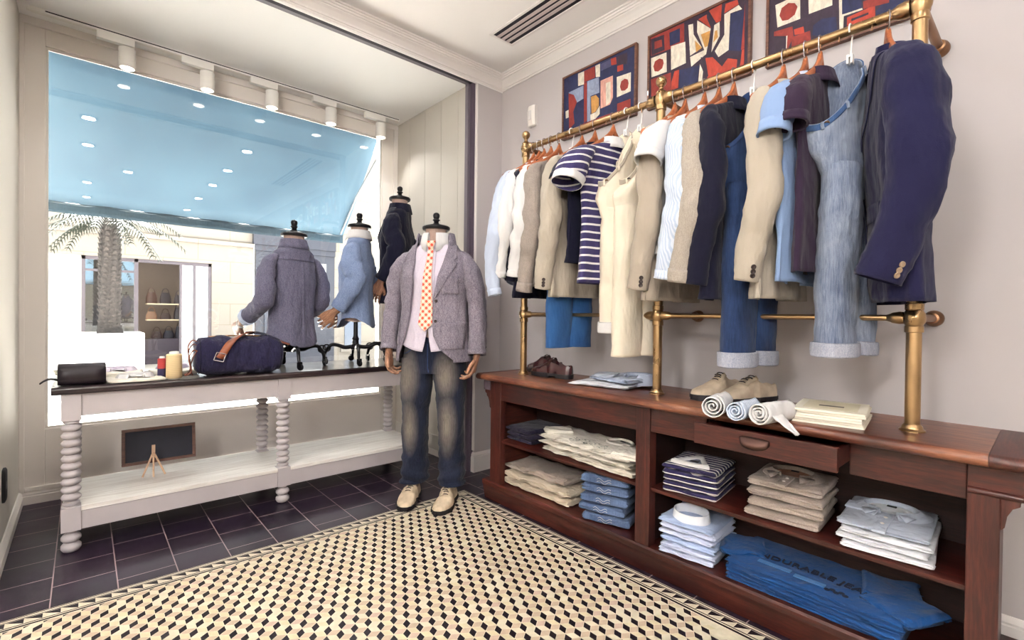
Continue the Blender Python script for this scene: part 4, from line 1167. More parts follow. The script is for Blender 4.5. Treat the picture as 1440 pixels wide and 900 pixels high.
# left bay, upper shelf
stack('folded_sweater', 'folded dark navy sweater', 'sweater', 'dark navy sweaters', 3, 1.99, 2.01, ZU, .21, .28, .026, [F_navyk], seed=1, where='dark pile in the corner')
def tee_print(o, h):
    m = MB(); rnd = random.Random(4)
    for q in range(46):
        x, y = rnd.uniform(-.1, .14), rnd.uniform(-.11, -.05) + .0
        disc(m, (x, y, h + .0035), (0, 0, 1), rnd.uniform(.002, .006), .0008, 7)
    m.build('print', plain('print_grey_green', (110, 116, 108), .8), o)
def sleeve_top(mat, side=1, l=.12, at=(0, 0)):
    def f(o, h):
        m = MB(); M0 = Matrix.Translation((at[0], at[1], h - .006)); m.M = M0; slab(m, l, .13, .022, 77, 2, .006, .004, .012); m.build('sleeve', mat, o, angle=70)
    return f
def tee_top(o, h):
    tee_print(o, h)
    for q, (x, y) in enumerate(((.255, -.06), (-.26, -.02))):
        m = MB(); m.M = Matrix.Translation((x, y, h - .012)) @ Matrix.Rotation(.3 - q, 4, 'Z'); slab(m, .12, .15, .026, 70 + q, 2, .008, .004, .016); m.build('sleeve', F_tee, o, angle=70)
    m = MB(); rows = []
    for dr, dz in ((.0, 0), (.004, .008), (.010, .010), (.016, .004)):
        rows.append([Vector((.1 + (.06 + dr) * math.sin(a), .06 + (.045 + dr) * math.cos(a), h + dz - .002)) for a in [2 * PI * k / 36 for k in range(36)]])
    m.grid(rows, closed=True); m.build('neck_rib', F_tee, o)
    m = MB(); m.box(.085, .115, .075, .09, h + .001, h + .003); m.build('neck_label', M_blackm, o, smooth=False)
stack('folded_t_shirt', 'folded natural white printed tee', 'T-shirt', 'natural white tees', 3, 1.945, 1.53, ZU, .60, .24, .022, [F_tee], seed=2, where='white pile', wr=.010, rag=.032, top=tee_top, jit=.01, rot=R(-3))
# left bay, lower shelf
stack('folded_trousers', 'folded stone-coloured chinos', 'trousers', 'stone chinos', 2, 1.965, 1.88, ZL, .5, .25, .036, [F_chino], seed=3, where='pile under the white tees', wr=.009, rag=.024, jit=.004)
o_ = thing('folded_trousers', 'folded grey-beige chinos lying over the stone-coloured pile', 'trousers', (1.975, 1.90, ZL + .086), R(-90), 'stone chinos')
m = MB(); slab(m, .46, .23, .032, 34, 2, .011, .006, .026); m.build('folded_body', F_chinog, o_, angle=70)
m = MB(); m.M = Matrix.Translation((.16, -.04, .03)); slab(m, .12, .12, .008, 35, 1, .002, 0, .004); m.build('pocket', F_chinog, o_, angle=70)
def jean_stitch(o):
    m = MB()
    for s in (-1, 1):
        pts = [(-.035 + .07 * t + .0, -.128 - .001 * s, .022 + .006 * s + .006 * math.sin(t * 9)) for t in [k / 14 for k in range(15)]]
        m.tube(pts, .0013, 5)
    m.build('pocket_stitching', fabric('denim_stitch', (176, 178, 184)), o)
D_pile = fabric('denim_folded', (40, 58, 96), (104, 124, 158), 'denim', wr=.8)
rnd_ = random.Random(8); zz_ = ZL
for i in range(5):
    hh = .043 + rnd_.uniform(-.003, .003); k = 4 - i
    o_ = thing('folded_jeans', 'folded faded blue jeans, %s the pile beside the chinos' % ('bottom one of' if k == 4 else ORD[k] + ' of'), 'jeans', (1.94 + rnd_.uniform(-.006, .006), 1.425 + rnd_.uniform(-.008, .008), zz_), R(-90) + R(16) + rnd_.uniform(-.05, .05), 'faded blue jeans')
    m = MB(); slab(m, .23, .25, hh, 50 + i, 2, .004, .004, .008); m.build('folded_body', D_pile, o_, angle=70)
    jean_stitch(o_); zz_ += hh + .0045
# right bay, upper shelf: striped polos, stone polos, pale shirts
def stripe_top(o, h):
    def tri(k, z): return [Vector((x * k, -.055 + y * k, h + z)) for x, y in ((-.078, -.05), (-.04, -.058), (.04, -.058), (.078, -.05), (.05, .0), (.014, .078), (-.014, .078), (-.05, .0))]
    m = MB(); m.loft([tri(1.0, .001), tri(1.02, .008), tri(.98, .015), tri(.85, .017), tri(.62, .013), tri(.58, .004)], False, False); m.build('collar', F_white, o, angle=60)
    m = MB(); m.face([m.add(p) for p in tri(.62, .006)]); m.build('neck_lining', fabric('lining_grey_blue', (120, 126, 150)), o)
    m = MB(); m.box(-.017, .017, -.062, -.042, h + .0065, h + .008); m.build('neck_label', M_blackm, o, smooth=False)
stack('folded_polo_shirt', 'folded navy striped polo shirt', 'polo shirt', 'navy striped polos', 5, 1.945, .985, ZU, .215, .26, .021, [F_stripe_z, F_stripe_z, F_stripe_z, F_stripe_z, F_stripe_x], seed=6, where='striped pile', layers=3, top=stripe_top, rot=R(8), jit=.004)
stack('folded_polo_shirt', 'folded stone-grey polo shirt', 'polo shirt', 'stone-grey polos', 4, 1.955, .635, ZU, .235, .25, .034, [F_polog], seed=7, where='stone-grey pile', top=polo_top(F_polog, F_polog, .0, .062, .048, .5, True, .065, fabric('neck_tape_tan', (176, 132, 110))), rot=R(5), wr=.004)
def shirt_top(o, h):
    polo_top(F_grshirt, F_grshirt, .045, .068, .05, .3, True, .06, F_whshirt, .18)(o, h)
    m = MB(); m.box(-.115, -.04, -.02, .05, h - .002, h + .004); m.build('chest_pocket', F_grshirt, o, smooth=False, bevel=.002)
stack('folded_shirt', 'folded pale blue-white shirt', 'shirt', 'pale folded shirts', 4, 1.955, .345, ZU, .225, .29, .02, [F_whshirt, F_whshirt, F_whshirt, F_grshirt], seed=9, where='pale pile near the right end', top=shirt_top, rot=R(4), wr=.003, layers=2)
# right bay, lower shelf: blue shirts with a stand-up collar, ink-blue tees with lettering
def stand_top(o, h):
    m = MB(); rows = []
    for dr, dz in ((.0, 0), (.0, .03), (.002, .038), (.005, .038), (.010, .002)):
        rows.append([Vector(((.066 + dr) * math.sin(a), -.055 + (.05 + dr) * math.cos(a), h + dz - .004 + .006 * math.cos(a))) for a in [2 * PI * k / 40 for k in range(40)]])
    m.grid(rows, closed=True); m.build('collar', F_whshirt, o)
    m = MB(); m.lathe([(0, .004), (1, .004)], n=28, caps=False)
    for i, v in enumerate(m.v): m.v[i] = Vector((v.x * .064, -.055 + v.y * .048, h + v.z))
    m.build('neck_lining', F_blueshirt2, o)
stack('folded_shirt', 'folded blue and white shirt', 'shirt', 'blue folded shirts', 6, 1.935, .985, ZL, .22, .25, .0215, [F_blueshirt, F_blueshirt, F_blueshirt2], seed=11, where='pile beside the blue tees', top=stand_top, rot=R(6), wr=.004, layers=2, rag=.01)
def text_mesh(name, body, size, mat, parent, loc, rot=(0, 0, 0), ext=.0006, align='CENTER', spacing=1.0, curve_r=0):
    c = bpy.data.curves.new(name, 'FONT'); c.body = body; c.size = size; c.align_x = align; c.align_y = 'CENTER'; c.extrude = ext; c.space_character = spacing
    tmp = bpy.data.objects.new(name + '_src', c); COL.objects.link(tmp)
    dg = bpy.context.evaluated_depsgraph_get(); me = bpy.data.meshes.new_from_object(tmp.evaluated_get(dg))
    bpy.data.objects.remove(tmp); bpy.data.curves.remove(c)
    if curve_r:
        for v in me.vertices:
            a = v.co.x / curve_r; r = curve_r + v.co.y
            v.co.x = r * math.sin(a); v.co.y = r * math.cos(a) - curve_r
    me.name = name; me.materials.clear(); me.materials.append(mat)
    o = bpy.data.objects.new(name, me); COL.objects.link(o); o.parent = parent; o.location = loc; o.rotation_euler = rot
    return o
def tees_top(o, h):
    ink = plain('print_dark_ink', (16, 28, 56), .8)
    text_mesh('lettering', 'ENDURABLE JEANS', .047, ink, o, (.0, -.02, h + .0055), (0, 0, R(-2)), .002, spacing=1.05, curve_r=.9)
    m = MB(); m.box(-.17, -.06, -.085, -.062, h + .001, h + .0035); m.box(-.045, .05, -.098, -.075, h + .001, h + .0035); m.build('print_bar', fabric('print_light_blue', (66, 116, 176)), o, smooth=False)
    m = MB()
    for q in range(5): disc(m, (.06 + q * .013, -.105 + .01 * (q % 2), h + .003), (0, 0, 1), .009, .0015)
    m.build('print_motif', ink, o)
    for q, (x, y, r_) in enumerate(((.25, -.03, -.5), (-.26, .0, .4), (.2, .06, .2))):
        m = MB(); m.M = Matrix.Translation((x, y, h - .014)) @ Matrix.Rotation(r_, 4, 'Z'); slab(m, .15, .17, .028, 90 + q, 2, .009, .004, .018); m.build('sleeve', F_teeb, o, angle=70)
stack('folded_t_shirt', 'folded ink-blue lettered tee', 'T-shirt', 'ink-blue lettered tees', 6, 1.955, .545, ZL, .52, .29, .0095, [F_teeb], seed=13, where='lettered pile', top=tees_top, wr=.003, rag=.012, groove=.003, rot=R(-1))

# ------------------------------------------------------------------ shoes
def shoe_parts(par, up, sole, lace, L=.285, W=.1, M=None, lining=None, toecap=False, hgt=1.0, mirror=1):
    """toe to -Y, heel at +Y, ground at z = 0"""
    M = M or Matrix.Identity(4)
    def wid(t): return W / 2 * catw(t)
    ct = [(0, .0), (.03, .45), (.1, .78), (.22, .98), (.34, 1.0), (.5, .86), (.66, .72), (.8, .72), (.92, .66), (.98, .42), (1, .0)]
    def catw(t):
        for (a, x), (b_, y) in zip(ct[:-1], ct[1:]):
            if a <= t <= b_: q = (t - a) / (b_ - a); return x + (y - x) * (q * q * (3 - 2 * q))
        return 0
    hk = [(0, .018), (.04, .034), (.12, .044), (.25, .052), (.38, .066), (.5, .084), (.58, .094), (.66, .086), (.8, .072), (.93, .078), (1, .07)]
    def hh(t):
        for (a, x), (b_, y) in zip(hk[:-1], hk[1:]):
            if a <= t <= b_: q = (t - a) / (b_ - a); return (x + (y - x) * (q * q * (3 - 2 * q))) * hgt
        return .06
    def off(t): return mirror * .008 * math.sin(t * PI) * (1 if t < .5 else -.3)
    zs = .021
    m = MB(); m.M = M; rows = []
    n = 36
    for i in range(n + 1):
        t = .5 - .5 * math.cos(PI * i / n); t = .004 + .992 * t; w = wid(t) * .95; h = hh(t) - .0; ring = []
        op = t > .58
        for j in range(21):
            a = PI * j / 20; c = math.cos(a); s = math.sin(a)
            x = w * S(c, 2.6 if t < .5 else 2.4); z = zs + (h - zs) * (s ** (.62 if t < .5 else .8))
            if op:
                k = min(1, (t - .58) / .06) * min(1, (1.0 - t) / .05)
                if s > .72: z -= (s - .72) / .28 * .05 * k * hgt
                x *= (1 - .12 * s * k)
            ring.append(Vector((x + off(t), -L * (.62 - t), z)))
        rows.append(ring)
    m.grid(rows); m.build('upper', up, par, angle=60)
    # sole with heel and welt
    m = MB(); m.M = M
    for z0, z1, k, t0, t1 in ((.010, .024, 1.09, 0, 1), (.0, .0105, 1.0, .7, 1), (.0, .0105, 1.0, .02, .55)):
        out = []
        N = 30
        for s_ in (1, -1):
            for i in range(N + 1):
                q = i / N if s_ > 0 else 1 - i / N; t = t0 + (t1 - t0) * (.5 - .5 * math.cos(PI * q))
                w = max(.004, wid(min(.997, max(.003, t))) * k) if 0 < t < 1 else .004
                if (t0 > 0 and q == 0) : w = wid(t) * k
                out.append(Vector((s_ * w + off(t), -L * (.62 - t) * (1.015 if k > 1 else 1), z0)))
        m.prism(out, (0, 0, z1 - z0))
    m.build('sole', sole, par, angle=35)
    # facing, laces
    m = MB(); m.M = M
    for s_ in (-1, 1):
        rows = []
        for q in range(6):
            t = .385 + .19 * q / 5; z = hh(t); w = wid(t)
            rows.append([Vector((s_ * (.007 + .004 * q / 5) + off(t), -L * (.62 - t), z + .0022)), Vector((s_ * w * .42 + off(t), -L * (.62 - t), z * .985 + .0015)), Vector((s_ * w * .66 + off(t), -L * (.62 - t), z * .9))])
        m.grid(rows)
    m.build('facing', up, par, solid=.0025)
    for q in range(4):
        t = .41 + .045 * q; z = hh(t) + .005; y = -L * (.62 - t)
        m = MB(); m.M = M; m.tube([(-.016 + off(t), y, z - .003), (-.006 + off(t), y - .001, z + .001), (.006 + off(t), y + .001, z + .001), (.016 + off(t), y, z - .003)], .0022, 6); m.build('lace', lace, par)
def shoe(name, label, loc, rotz, up, sole, lace, group, mirror=1, L=.285, hgt=1.0):
    t = thing(name, label, 'shoe', loc, rotz, group); shoe_parts(t, up, sole, lace, L, mirror=mirror, hgt=hgt * 1.12); return t
def leather(name, c, rough=.3, spec=.5):
    k = NT(name); v = k.coord('Object'); f = k.noise(v, 14, 4)
    col = k.ramp(f, [(.3, tuple(x * .6 for x in lin(c)[:3]) + (1,)), (.7, lin(c))]); k.bsdf(col, rough, 0, k.bump(f, .1, .003), spec, coat=.4 if rough < .4 else 0); return k.m
L_ox = leather('oxblood_leather', (66, 30, 34), .22)
L_suede = leather('sand_suede', (206, 188, 166), .9, .2)
S_blk = plain('rubber_sole_black', (26, 22, 28), .5)
LC_dk = plain('lace_dark', (34, 26, 34), .8)

shoe('derby_shoe', 'dark oxblood leather shoe nearer the counter front', (1.945, 1.815, TZ + .0008), PI + R(3), L_ox, S_blk, LC_dk, 'dark oxblood shoes', -1)
shoe('derby_shoe', 'dark oxblood leather shoe nearer the wall', (2.045, 1.97, TZ + .0008), PI + R(-4), L_ox, S_blk, LC_dk, 'dark oxblood shoes', 1)
shoe('derby_shoe', 'sand suede shoe on the counter, nearer the catalogues', (2.03, .80, TZ + .0008), PI + R(70), L_suede, S_blk, LC_dk, 'sand suede shoes on the counter', -1)
shoe('derby_shoe', 'sand suede shoe on the counter, nearer the middle brass post', (2.03, .925, TZ + .0008), PI + R(73), L_suede, S_blk, LC_dk, 'sand suede shoes on the counter', 1)

# ------------------------------------------------------------------ folded shirts, catalogues and rolled shirts on the counter
def messy_shirt(label, x, y, z, rot, seed, mat, w=.3, d=.26, h=.02, col=True, group='loosely folded shirts on the counter'):
    o = thing('folded_shirt', label, 'shirt', (x, y, z), rot, group)
    m = MB(); slab(m, w, d, h, seed, 2, .008, .004, .022); m.build('folded_body', mat, o, angle=70)
    if col:
        m = MB(); collar(m, (.06, .04, h - .002), .062, .05, .016, .045, .02, .5, .02); m.build('collar', mat, o, solid=.003)
    return o
messy_shirt('white shirt folded under the blue-grey one beside the oxblood shoes', 1.945, 1.455, TZ + .0008, R(-80), 21, F_whshirt, .30, .24, .018, False)
o_ = messy_shirt('blue-grey white shirt lying crookedly on top of the white one', 1.985, 1.40, TZ + .025, R(-98), 22, F_pale, .24, .22, .020)
m = MB(); m.M = Matrix.Translation((-.08, -.04, .012)) @ Matrix.Rotation(.6, 4, 'Z'); slab(m, .1, .16, .018, 23, 2, .006, .003, .014); m.build('sleeve', F_grshirt, o_, angle=70)

def catalogues():
    cov = plain('catalogue_cover', (226, 219, 202), .5, mott=.03); pg = NT('page_edges')
    sp = pg.n('SeparateXYZ'); pg.l(pg.coord('Object'), sp.inputs[0]); f = pg.math('FRACT', pg.math('MULTIPLY', sp.outputs[2], 700))
    pg.bsdf(pg.ramp(f, [(.3, lin((226, 218, 196))), (.6, lin((250, 246, 234)))]), .8); pg = pg.m
    rnd = random.Random(3); z = TZ + .0008
    for i in range(6):
        k = 5 - i; pos = 'bottom one of' if k == 5 else ORD[k] + ' of'
        o = thing('catalogue', 'thin cream catalogue, %s the catalogue pile on the counter' % pos, 'catalogue', (1.885 + rnd.uniform(-.006, .006), .49 + rnd.uniform(-.007, .007), z), R(8) + rnd.uniform(-.035, .035), 'cream catalogues on the counter')
        w, d, h = .098, .115, .0072
        m = MB(); m.box(-d, d - .002, -w + .002, w - .002, .001, h - .001); m.build('pages', pg, o, smooth=False)
        m = MB(); m.box(-d, d, -w, w, 0, .001); m.box(-d, d, -w, w, h - .001, h); m.box(d - .001, d, -w, w, .001, h - .001); m.build('cover', cov, o, smooth=False)
        if i == 5:
            m = MB(); m.box(-.02, .0, -.035, .035, h, h + .0006); m.build('title_label', plain('label_dark', (70, 56, 52), .6), o, smooth=False)
            m = MB(); m.box(-.085, .09, -.075, .075, h, h + .0003); m.build('cover_panel', plain('cover_panel', (216, 206, 178), .5), o, smooth=False)
        z += h + .0006
catalogues()
def rolled(label, x, y, rot, seed, mat, r=.036, L=.15, tail=0, z=.79):
    o = thing('rolled_shirt', label, 'shirt', (x, y, z), rot, 'rolled shirts in the open drawer')
    m = MB(); turns = 3.2; n = 64; prof = []
    for i in range(n + 1):
        a = i / n * turns * 2 * PI; q = .006 + (r - .006) * i / n; prof.append((q * math.cos(a), q * math.sin(a) * .95))
    rows = []
    for k in range(13):
        t = k / 12; rows.append([Vector((px_ * (1 + .1 * nz((t, i, 0), 2, seed)), (t - .5) * L + .008 * nz((px_ * 20, pz_ * 20, t), 1.2, seed), pz_ * (1 + .12 * nz((t * 2, 0, i * .1), 1.5, seed + 3)))) for i, (px_, pz_) in enumerate(prof)])
    m.grid(rows); m.build('roll', mat, o, solid=.0035, angle=80)
    if tail:
        m = MB(); rows = []
        for k in range(9):
            t = k / 8; rows.append([Vector((tail * (.02 + .085 * t), (q - .5) * .07 * (1 - .75 * t) - L * .2, .012 - .062 * t + .006 * nz((t, q, 0), 5, seed))) for q in [j / 6 for j in range(7)]])
        m.grid(rows); m.build('loose_end', mat, o, solid=.004)
    return o
# local Y is the roll axis
rolled('rolled white shirt at the left end of the open drawer', 1.70, .80, R(-78), 1, F_white, .042, .13, 0, .79)
rolled('rolled pale blue shirt in the middle of the three in the drawer', 1.70, .708, R(-92), 2, F_pin, .036, .12, 0, .785)
rolled('rolled white shirt with a trailing end, right of the pale blue roll', 1.70, .615, R(-104), 3, F_white, .04, .14, 1, .79)
# ------------------------------------------------------------------ hands
M_handw = NT('stained_wood_hand')
def handmat(k):
    f = k.noise(k.coord('Object', (30, 30, 5)), 3, 4, .6, 1)
    k.bsdf(k.ramp(f, [(.3, lin((104, 68, 54))), (.7, lin((186, 138, 108)))]), .4, 0, k.bump(f, .1, .001), coat=.2)
handmat(M_handw); M_handw = M_handw.m
def hand_mesh(curl=22, spread=1.0):
    """wrist at origin, fingers towards -Z, palm towards +X, thumb on the -Y side; one continuous surface"""
    m = MB(); rows = []
    for z, hy, hx, cy in ((.035, .025, .021, 0), (.0, .026, .019, 0), (-.02, .033, .017, .0), (-.045, .040, .0165, .0), (-.072, .042, .015, .0), (-.09, .039, .011, .0)):
        rows.append([(hx * S(math.cos(a), 2.5) + (.003 if z < -.03 else 0), cy + hy * S(math.sin(a), 2.4), z) for a in [2 * PI * k / 20 for k in range(20)]])
    m.loft(rows)
    for y, zb, ls, sp, cu in ((-.030, -.078, (.040, .026, .021), -5, .75), (-.0105, -.083, (.044, .029, .022), -1, .95), (.0105, -.081, (.041, .027, .021), 3, 1.15), (.029, -.073, (.032, .021, .018), 8, 1.35)):
        p = Vector((.001, y, zb + .02)); pts = [p.copy()]; ang = 6; rr = [.0105]
        p = p + Vector((0, 0, -.02)); pts.append(p.copy()); rr.append(.0098)
        for q, l in enumerate(ls):
            ang += curl * cu * (.9 if q == 0 else 1)
            d = Vector((math.sin(R(ang)), math.sin(R(sp * spread)), -math.cos(R(ang)))).normalized()
            mid = p + d * l * .5; p = p + d * l; pts += [mid, p.copy()]; rr += [(.0086, .0078, .0072)[q], (.0092, .0083, .006)[q]]
        pts.append(p + d * .004); rr.append(.003)
        m.tube(pts, rr, 10)
    # thumb leaves the side of the palm near its base
    pts = [Vector((.002, -.018, -.022)), Vector((.008, -.036, -.038)), Vector((.018, -.052, -.060)), Vector((.025, -.057, -.083)), Vector((.028, -.055, -.103)), Vector((.029, -.054, -.109))]
    m.tube(pts, [.014, .0135, .0115, .0105, .0085, .003], 10)
    o = m.build('hand_src', M_handw, smooth=True)
    md = o.modifiers.new('r', 'REMESH'); md.mode = 'VOXEL'; md.voxel_size = .0026; md.use_smooth_shade = True
    sm = o.modifiers.new('s', 'SMOOTH'); sm.iterations = 3; sm.factor = .5
    dg = bpy.context.evaluated_depsgraph_get(); dg.update()
    me = bpy.data.meshes.new_from_object(o.evaluated_get(dg)); bpy.data.objects.remove(o)
    me.name = 'hand'; me.materials.clear(); me.materials.append(M_handw)
    return me
HAND = hand_mesh(); HAND2 = hand_mesh(30)
def put_hand(parent, wrist, down, palm, mirror=1, mesh=None, scale=1.0):
    """down: direction of the fingers; palm: direction the palm faces; mirror=-1 puts the thumb on the other side"""
    d = Vector(down).normalized(); x = Vector(palm); x = (x - d * x.dot(d)).normalized(); z = -d; y = z.cross(x)
    me = mesh or HAND
    o = bpy.data.objects.new('hand', me); COL.objects.link(o); o.parent = parent
    M = Matrix((x, y * mirror, z)).transposed().to_4x4() @ Matrix.Scale(scale, 4); M.translation = Vector(wrist); o.matrix_local = M
    return o

# ------------------------------------------------------------------ clothes for the figures
M_linen = fabric('linen_bust', (186, 160, 148), (160, 136, 126), 'heather', mott=.08)
F_tweed = fabric('linen_blazer_grey', (158, 150, 160), (88, 80, 98), 'heather', mott=.16, wscale=12, wr=.7)
F_cham = fabric('chambray_grey', (116, 114, 134), (72, 70, 92), 'heather', mott=.14, wscale=11, wr=.7)
F_chamb = fabric('chambray_blue', (140, 156, 188), (98, 116, 154), 'heather', mott=.12, wscale=11, wr=.7)
F_lilac = fabric('shirting_lilac_grey', (218, 208, 220), (198, 188, 206), 'heather', mott=.05)
F_tie = fabric('gingham_tie', (246, 232, 208), (226, 88, 66), 'gingham', freq=26, mott=.03, wr=.1)
F_tieb = fabric('tie_lining', (150, 120, 140), mott=.05)
def faded(k):
    v = k.coord('Object'); st = k.noise(k.coord('Object', (150, 150, 10)), 1.6, 4, .7); w = k.noise(v, 5, 3)
    base = k.ramp(k.math('ADD', k.math('MULTIPLY', st, .5), k.math('MULTIPLY', w, .6)), [(.4, lin((17, 20, 34))), (.8, lin((46, 52, 74)))])
    tot = None
    for c, r_ in (((-.13, -.09, .74), (.085, .14, .2)), ((.10, -.10, .75), (.085, .14, .17)), ((-.12, -.08, .45), (.06, .12, .2)), ((.105, -.09, .46), (.07, .12, .22))):
        mp = k.n('Mapping'); k.l(k.n('TexCoord').outputs['Object'], mp.inputs[0]); mp.vector_type = 'TEXTURE'
        mp.inputs['Location'].default_value = c; mp.inputs['Scale'].default_value = r_
        ln = k.n('VectorMath', operation='LENGTH'); k.l(mp.outputs[0], ln.inputs[0])
        g = k.math('SUBTRACT', 1.0, ln.outputs['Value'], clamp=True); tot = g if tot is None else k.math('MAXIMUM', tot, g)
    f = k.math('MULTIPLY', k.math('MULTIPLY', tot, k.math('MULTIPLY', w, 1.1)), k.math('ADD', .2, k.math('MULTIPLY', st, 1.0)), clamp=True)
    col = k.mix(f, base, lin((186, 172, 152)))
    h = k.math('ADD', k.noise(k.coord('Object', (1, 1, .6)), 9, 4, .55, .6), 0.0)
    k.bsdf(col, .9, 0, k.bump(h, .6, .03), .2, sheen=.1)
D_faded = NT('denim_worn_thighs'); faded(D_faded); D_faded = D_faded.m

def neck_cap(parent, z, r=.075):
    """black turned cap with a finial on the neck"""
    m = MB(); m.lathe([(0, 0), (r, 0), (r * 1.04, .006), (r * 1.04, .016), (r * .96, .022), (r * .6, .030), (.026, .034), (.018, .040), (.014, .048), (.016, .054), (.022, .058), (.022, .062), (.015, .067), (.019, .078), (.0205, .088), (.017, .098), (.009, .104), (0, .106)], (0, 0, z), 28, caps=False)
    return m.build('neck_cap', M_black, parent, angle=30)

def dress(t, zs, kind, mat, hem, arms, sw=.205, seed=1, shirt=None, gap=None, collar_mat=None, cuff_mat=None, depth=1.0, zs_drop=0, shirt_hem=None, curve=None, btn=None, scale_a=1.0, wide=False):
    """a shirt or jacket on a figure whose neck base is at zs; arms: list of (path, radii, cuffmat)"""
    K = [(zs + .01, .07, .062, .022), (zs - .014, .095, .072, .02), (zs - .045, .14, .08, .02), (zs - .078, sw - .022, .083, .016), (zs - .115, sw - .002, .094, .01), (zs - .22, sw + .002, .122, 0), (zs - .38, sw - .018, .118, 0), (zs - .52, sw - .008, .122, .002), (hem, sw + .012, .13, .004)]
    K = [(a, b * scale_a, c * depth, d) for a, b, c, d in K]
    if wide: K = [(K[0][0] - .012, .106, .076, .02), (K[1][0] - .008, .128, .08, .02)] + K[2:7] + [(K[7][0], K[7][1], .132, 0), (hem, sw + .016, .15, .004)]
    sh = Shell(K, 2.3, .007, .007, 5, seed)
    out = {}
    if kind == 'jacket':
        m = MB(); sh.mesh(m, 72, 56, gap, curve=curve); j = m.build('jacket', mat, t, solid=.004); out['jacket'] = j
    else:
        m = MB(); sh.mesh(m, 72, 56, gap or (lambda z: (-.003 - .03 * max(0, (z - zs + .03) / .03), .003 + .03 * max(0, (z - zs + .03) / .03))), curve=curve or (lambda ph, r: .07 * r ** 8 * math.sin(ph) ** 2)); j = m.build('shirt', mat, t, solid=.003); out['shirt'] = j
    for path, rad, cm, nc in arms:
        m = MB(); rows = ring_tube(m, path, rad, 46, 26, .006, seed + len(out), crease=.006); sv = m.build('sleeve', mat, j, solid=.004)
        m = MB(); nr = len(rows)
        if nc: ring_band(m, rows, nr - nc, nr - 1, .004); m.build('cuff', cm or mat, sv, solid=.004)
        out.setdefault('sl', []).append((sv, rows))
        if btn:
            for q in range(3):
                r_ = rows[nr - 2 - q]; c = sum(r_, Vector()) / len(r_); sgn = 1 if c.x > 0 else -1
                best = max(r_, key=lambda p: (p - c).normalized().dot(Vector((sgn * .9, .3, 0)).normalized())); mb = MB(); disc(mb, best + (best - c).normalized() * .002, best - c, .0075, .003); mb.build('button', btn, sv)
    return sh, j, out

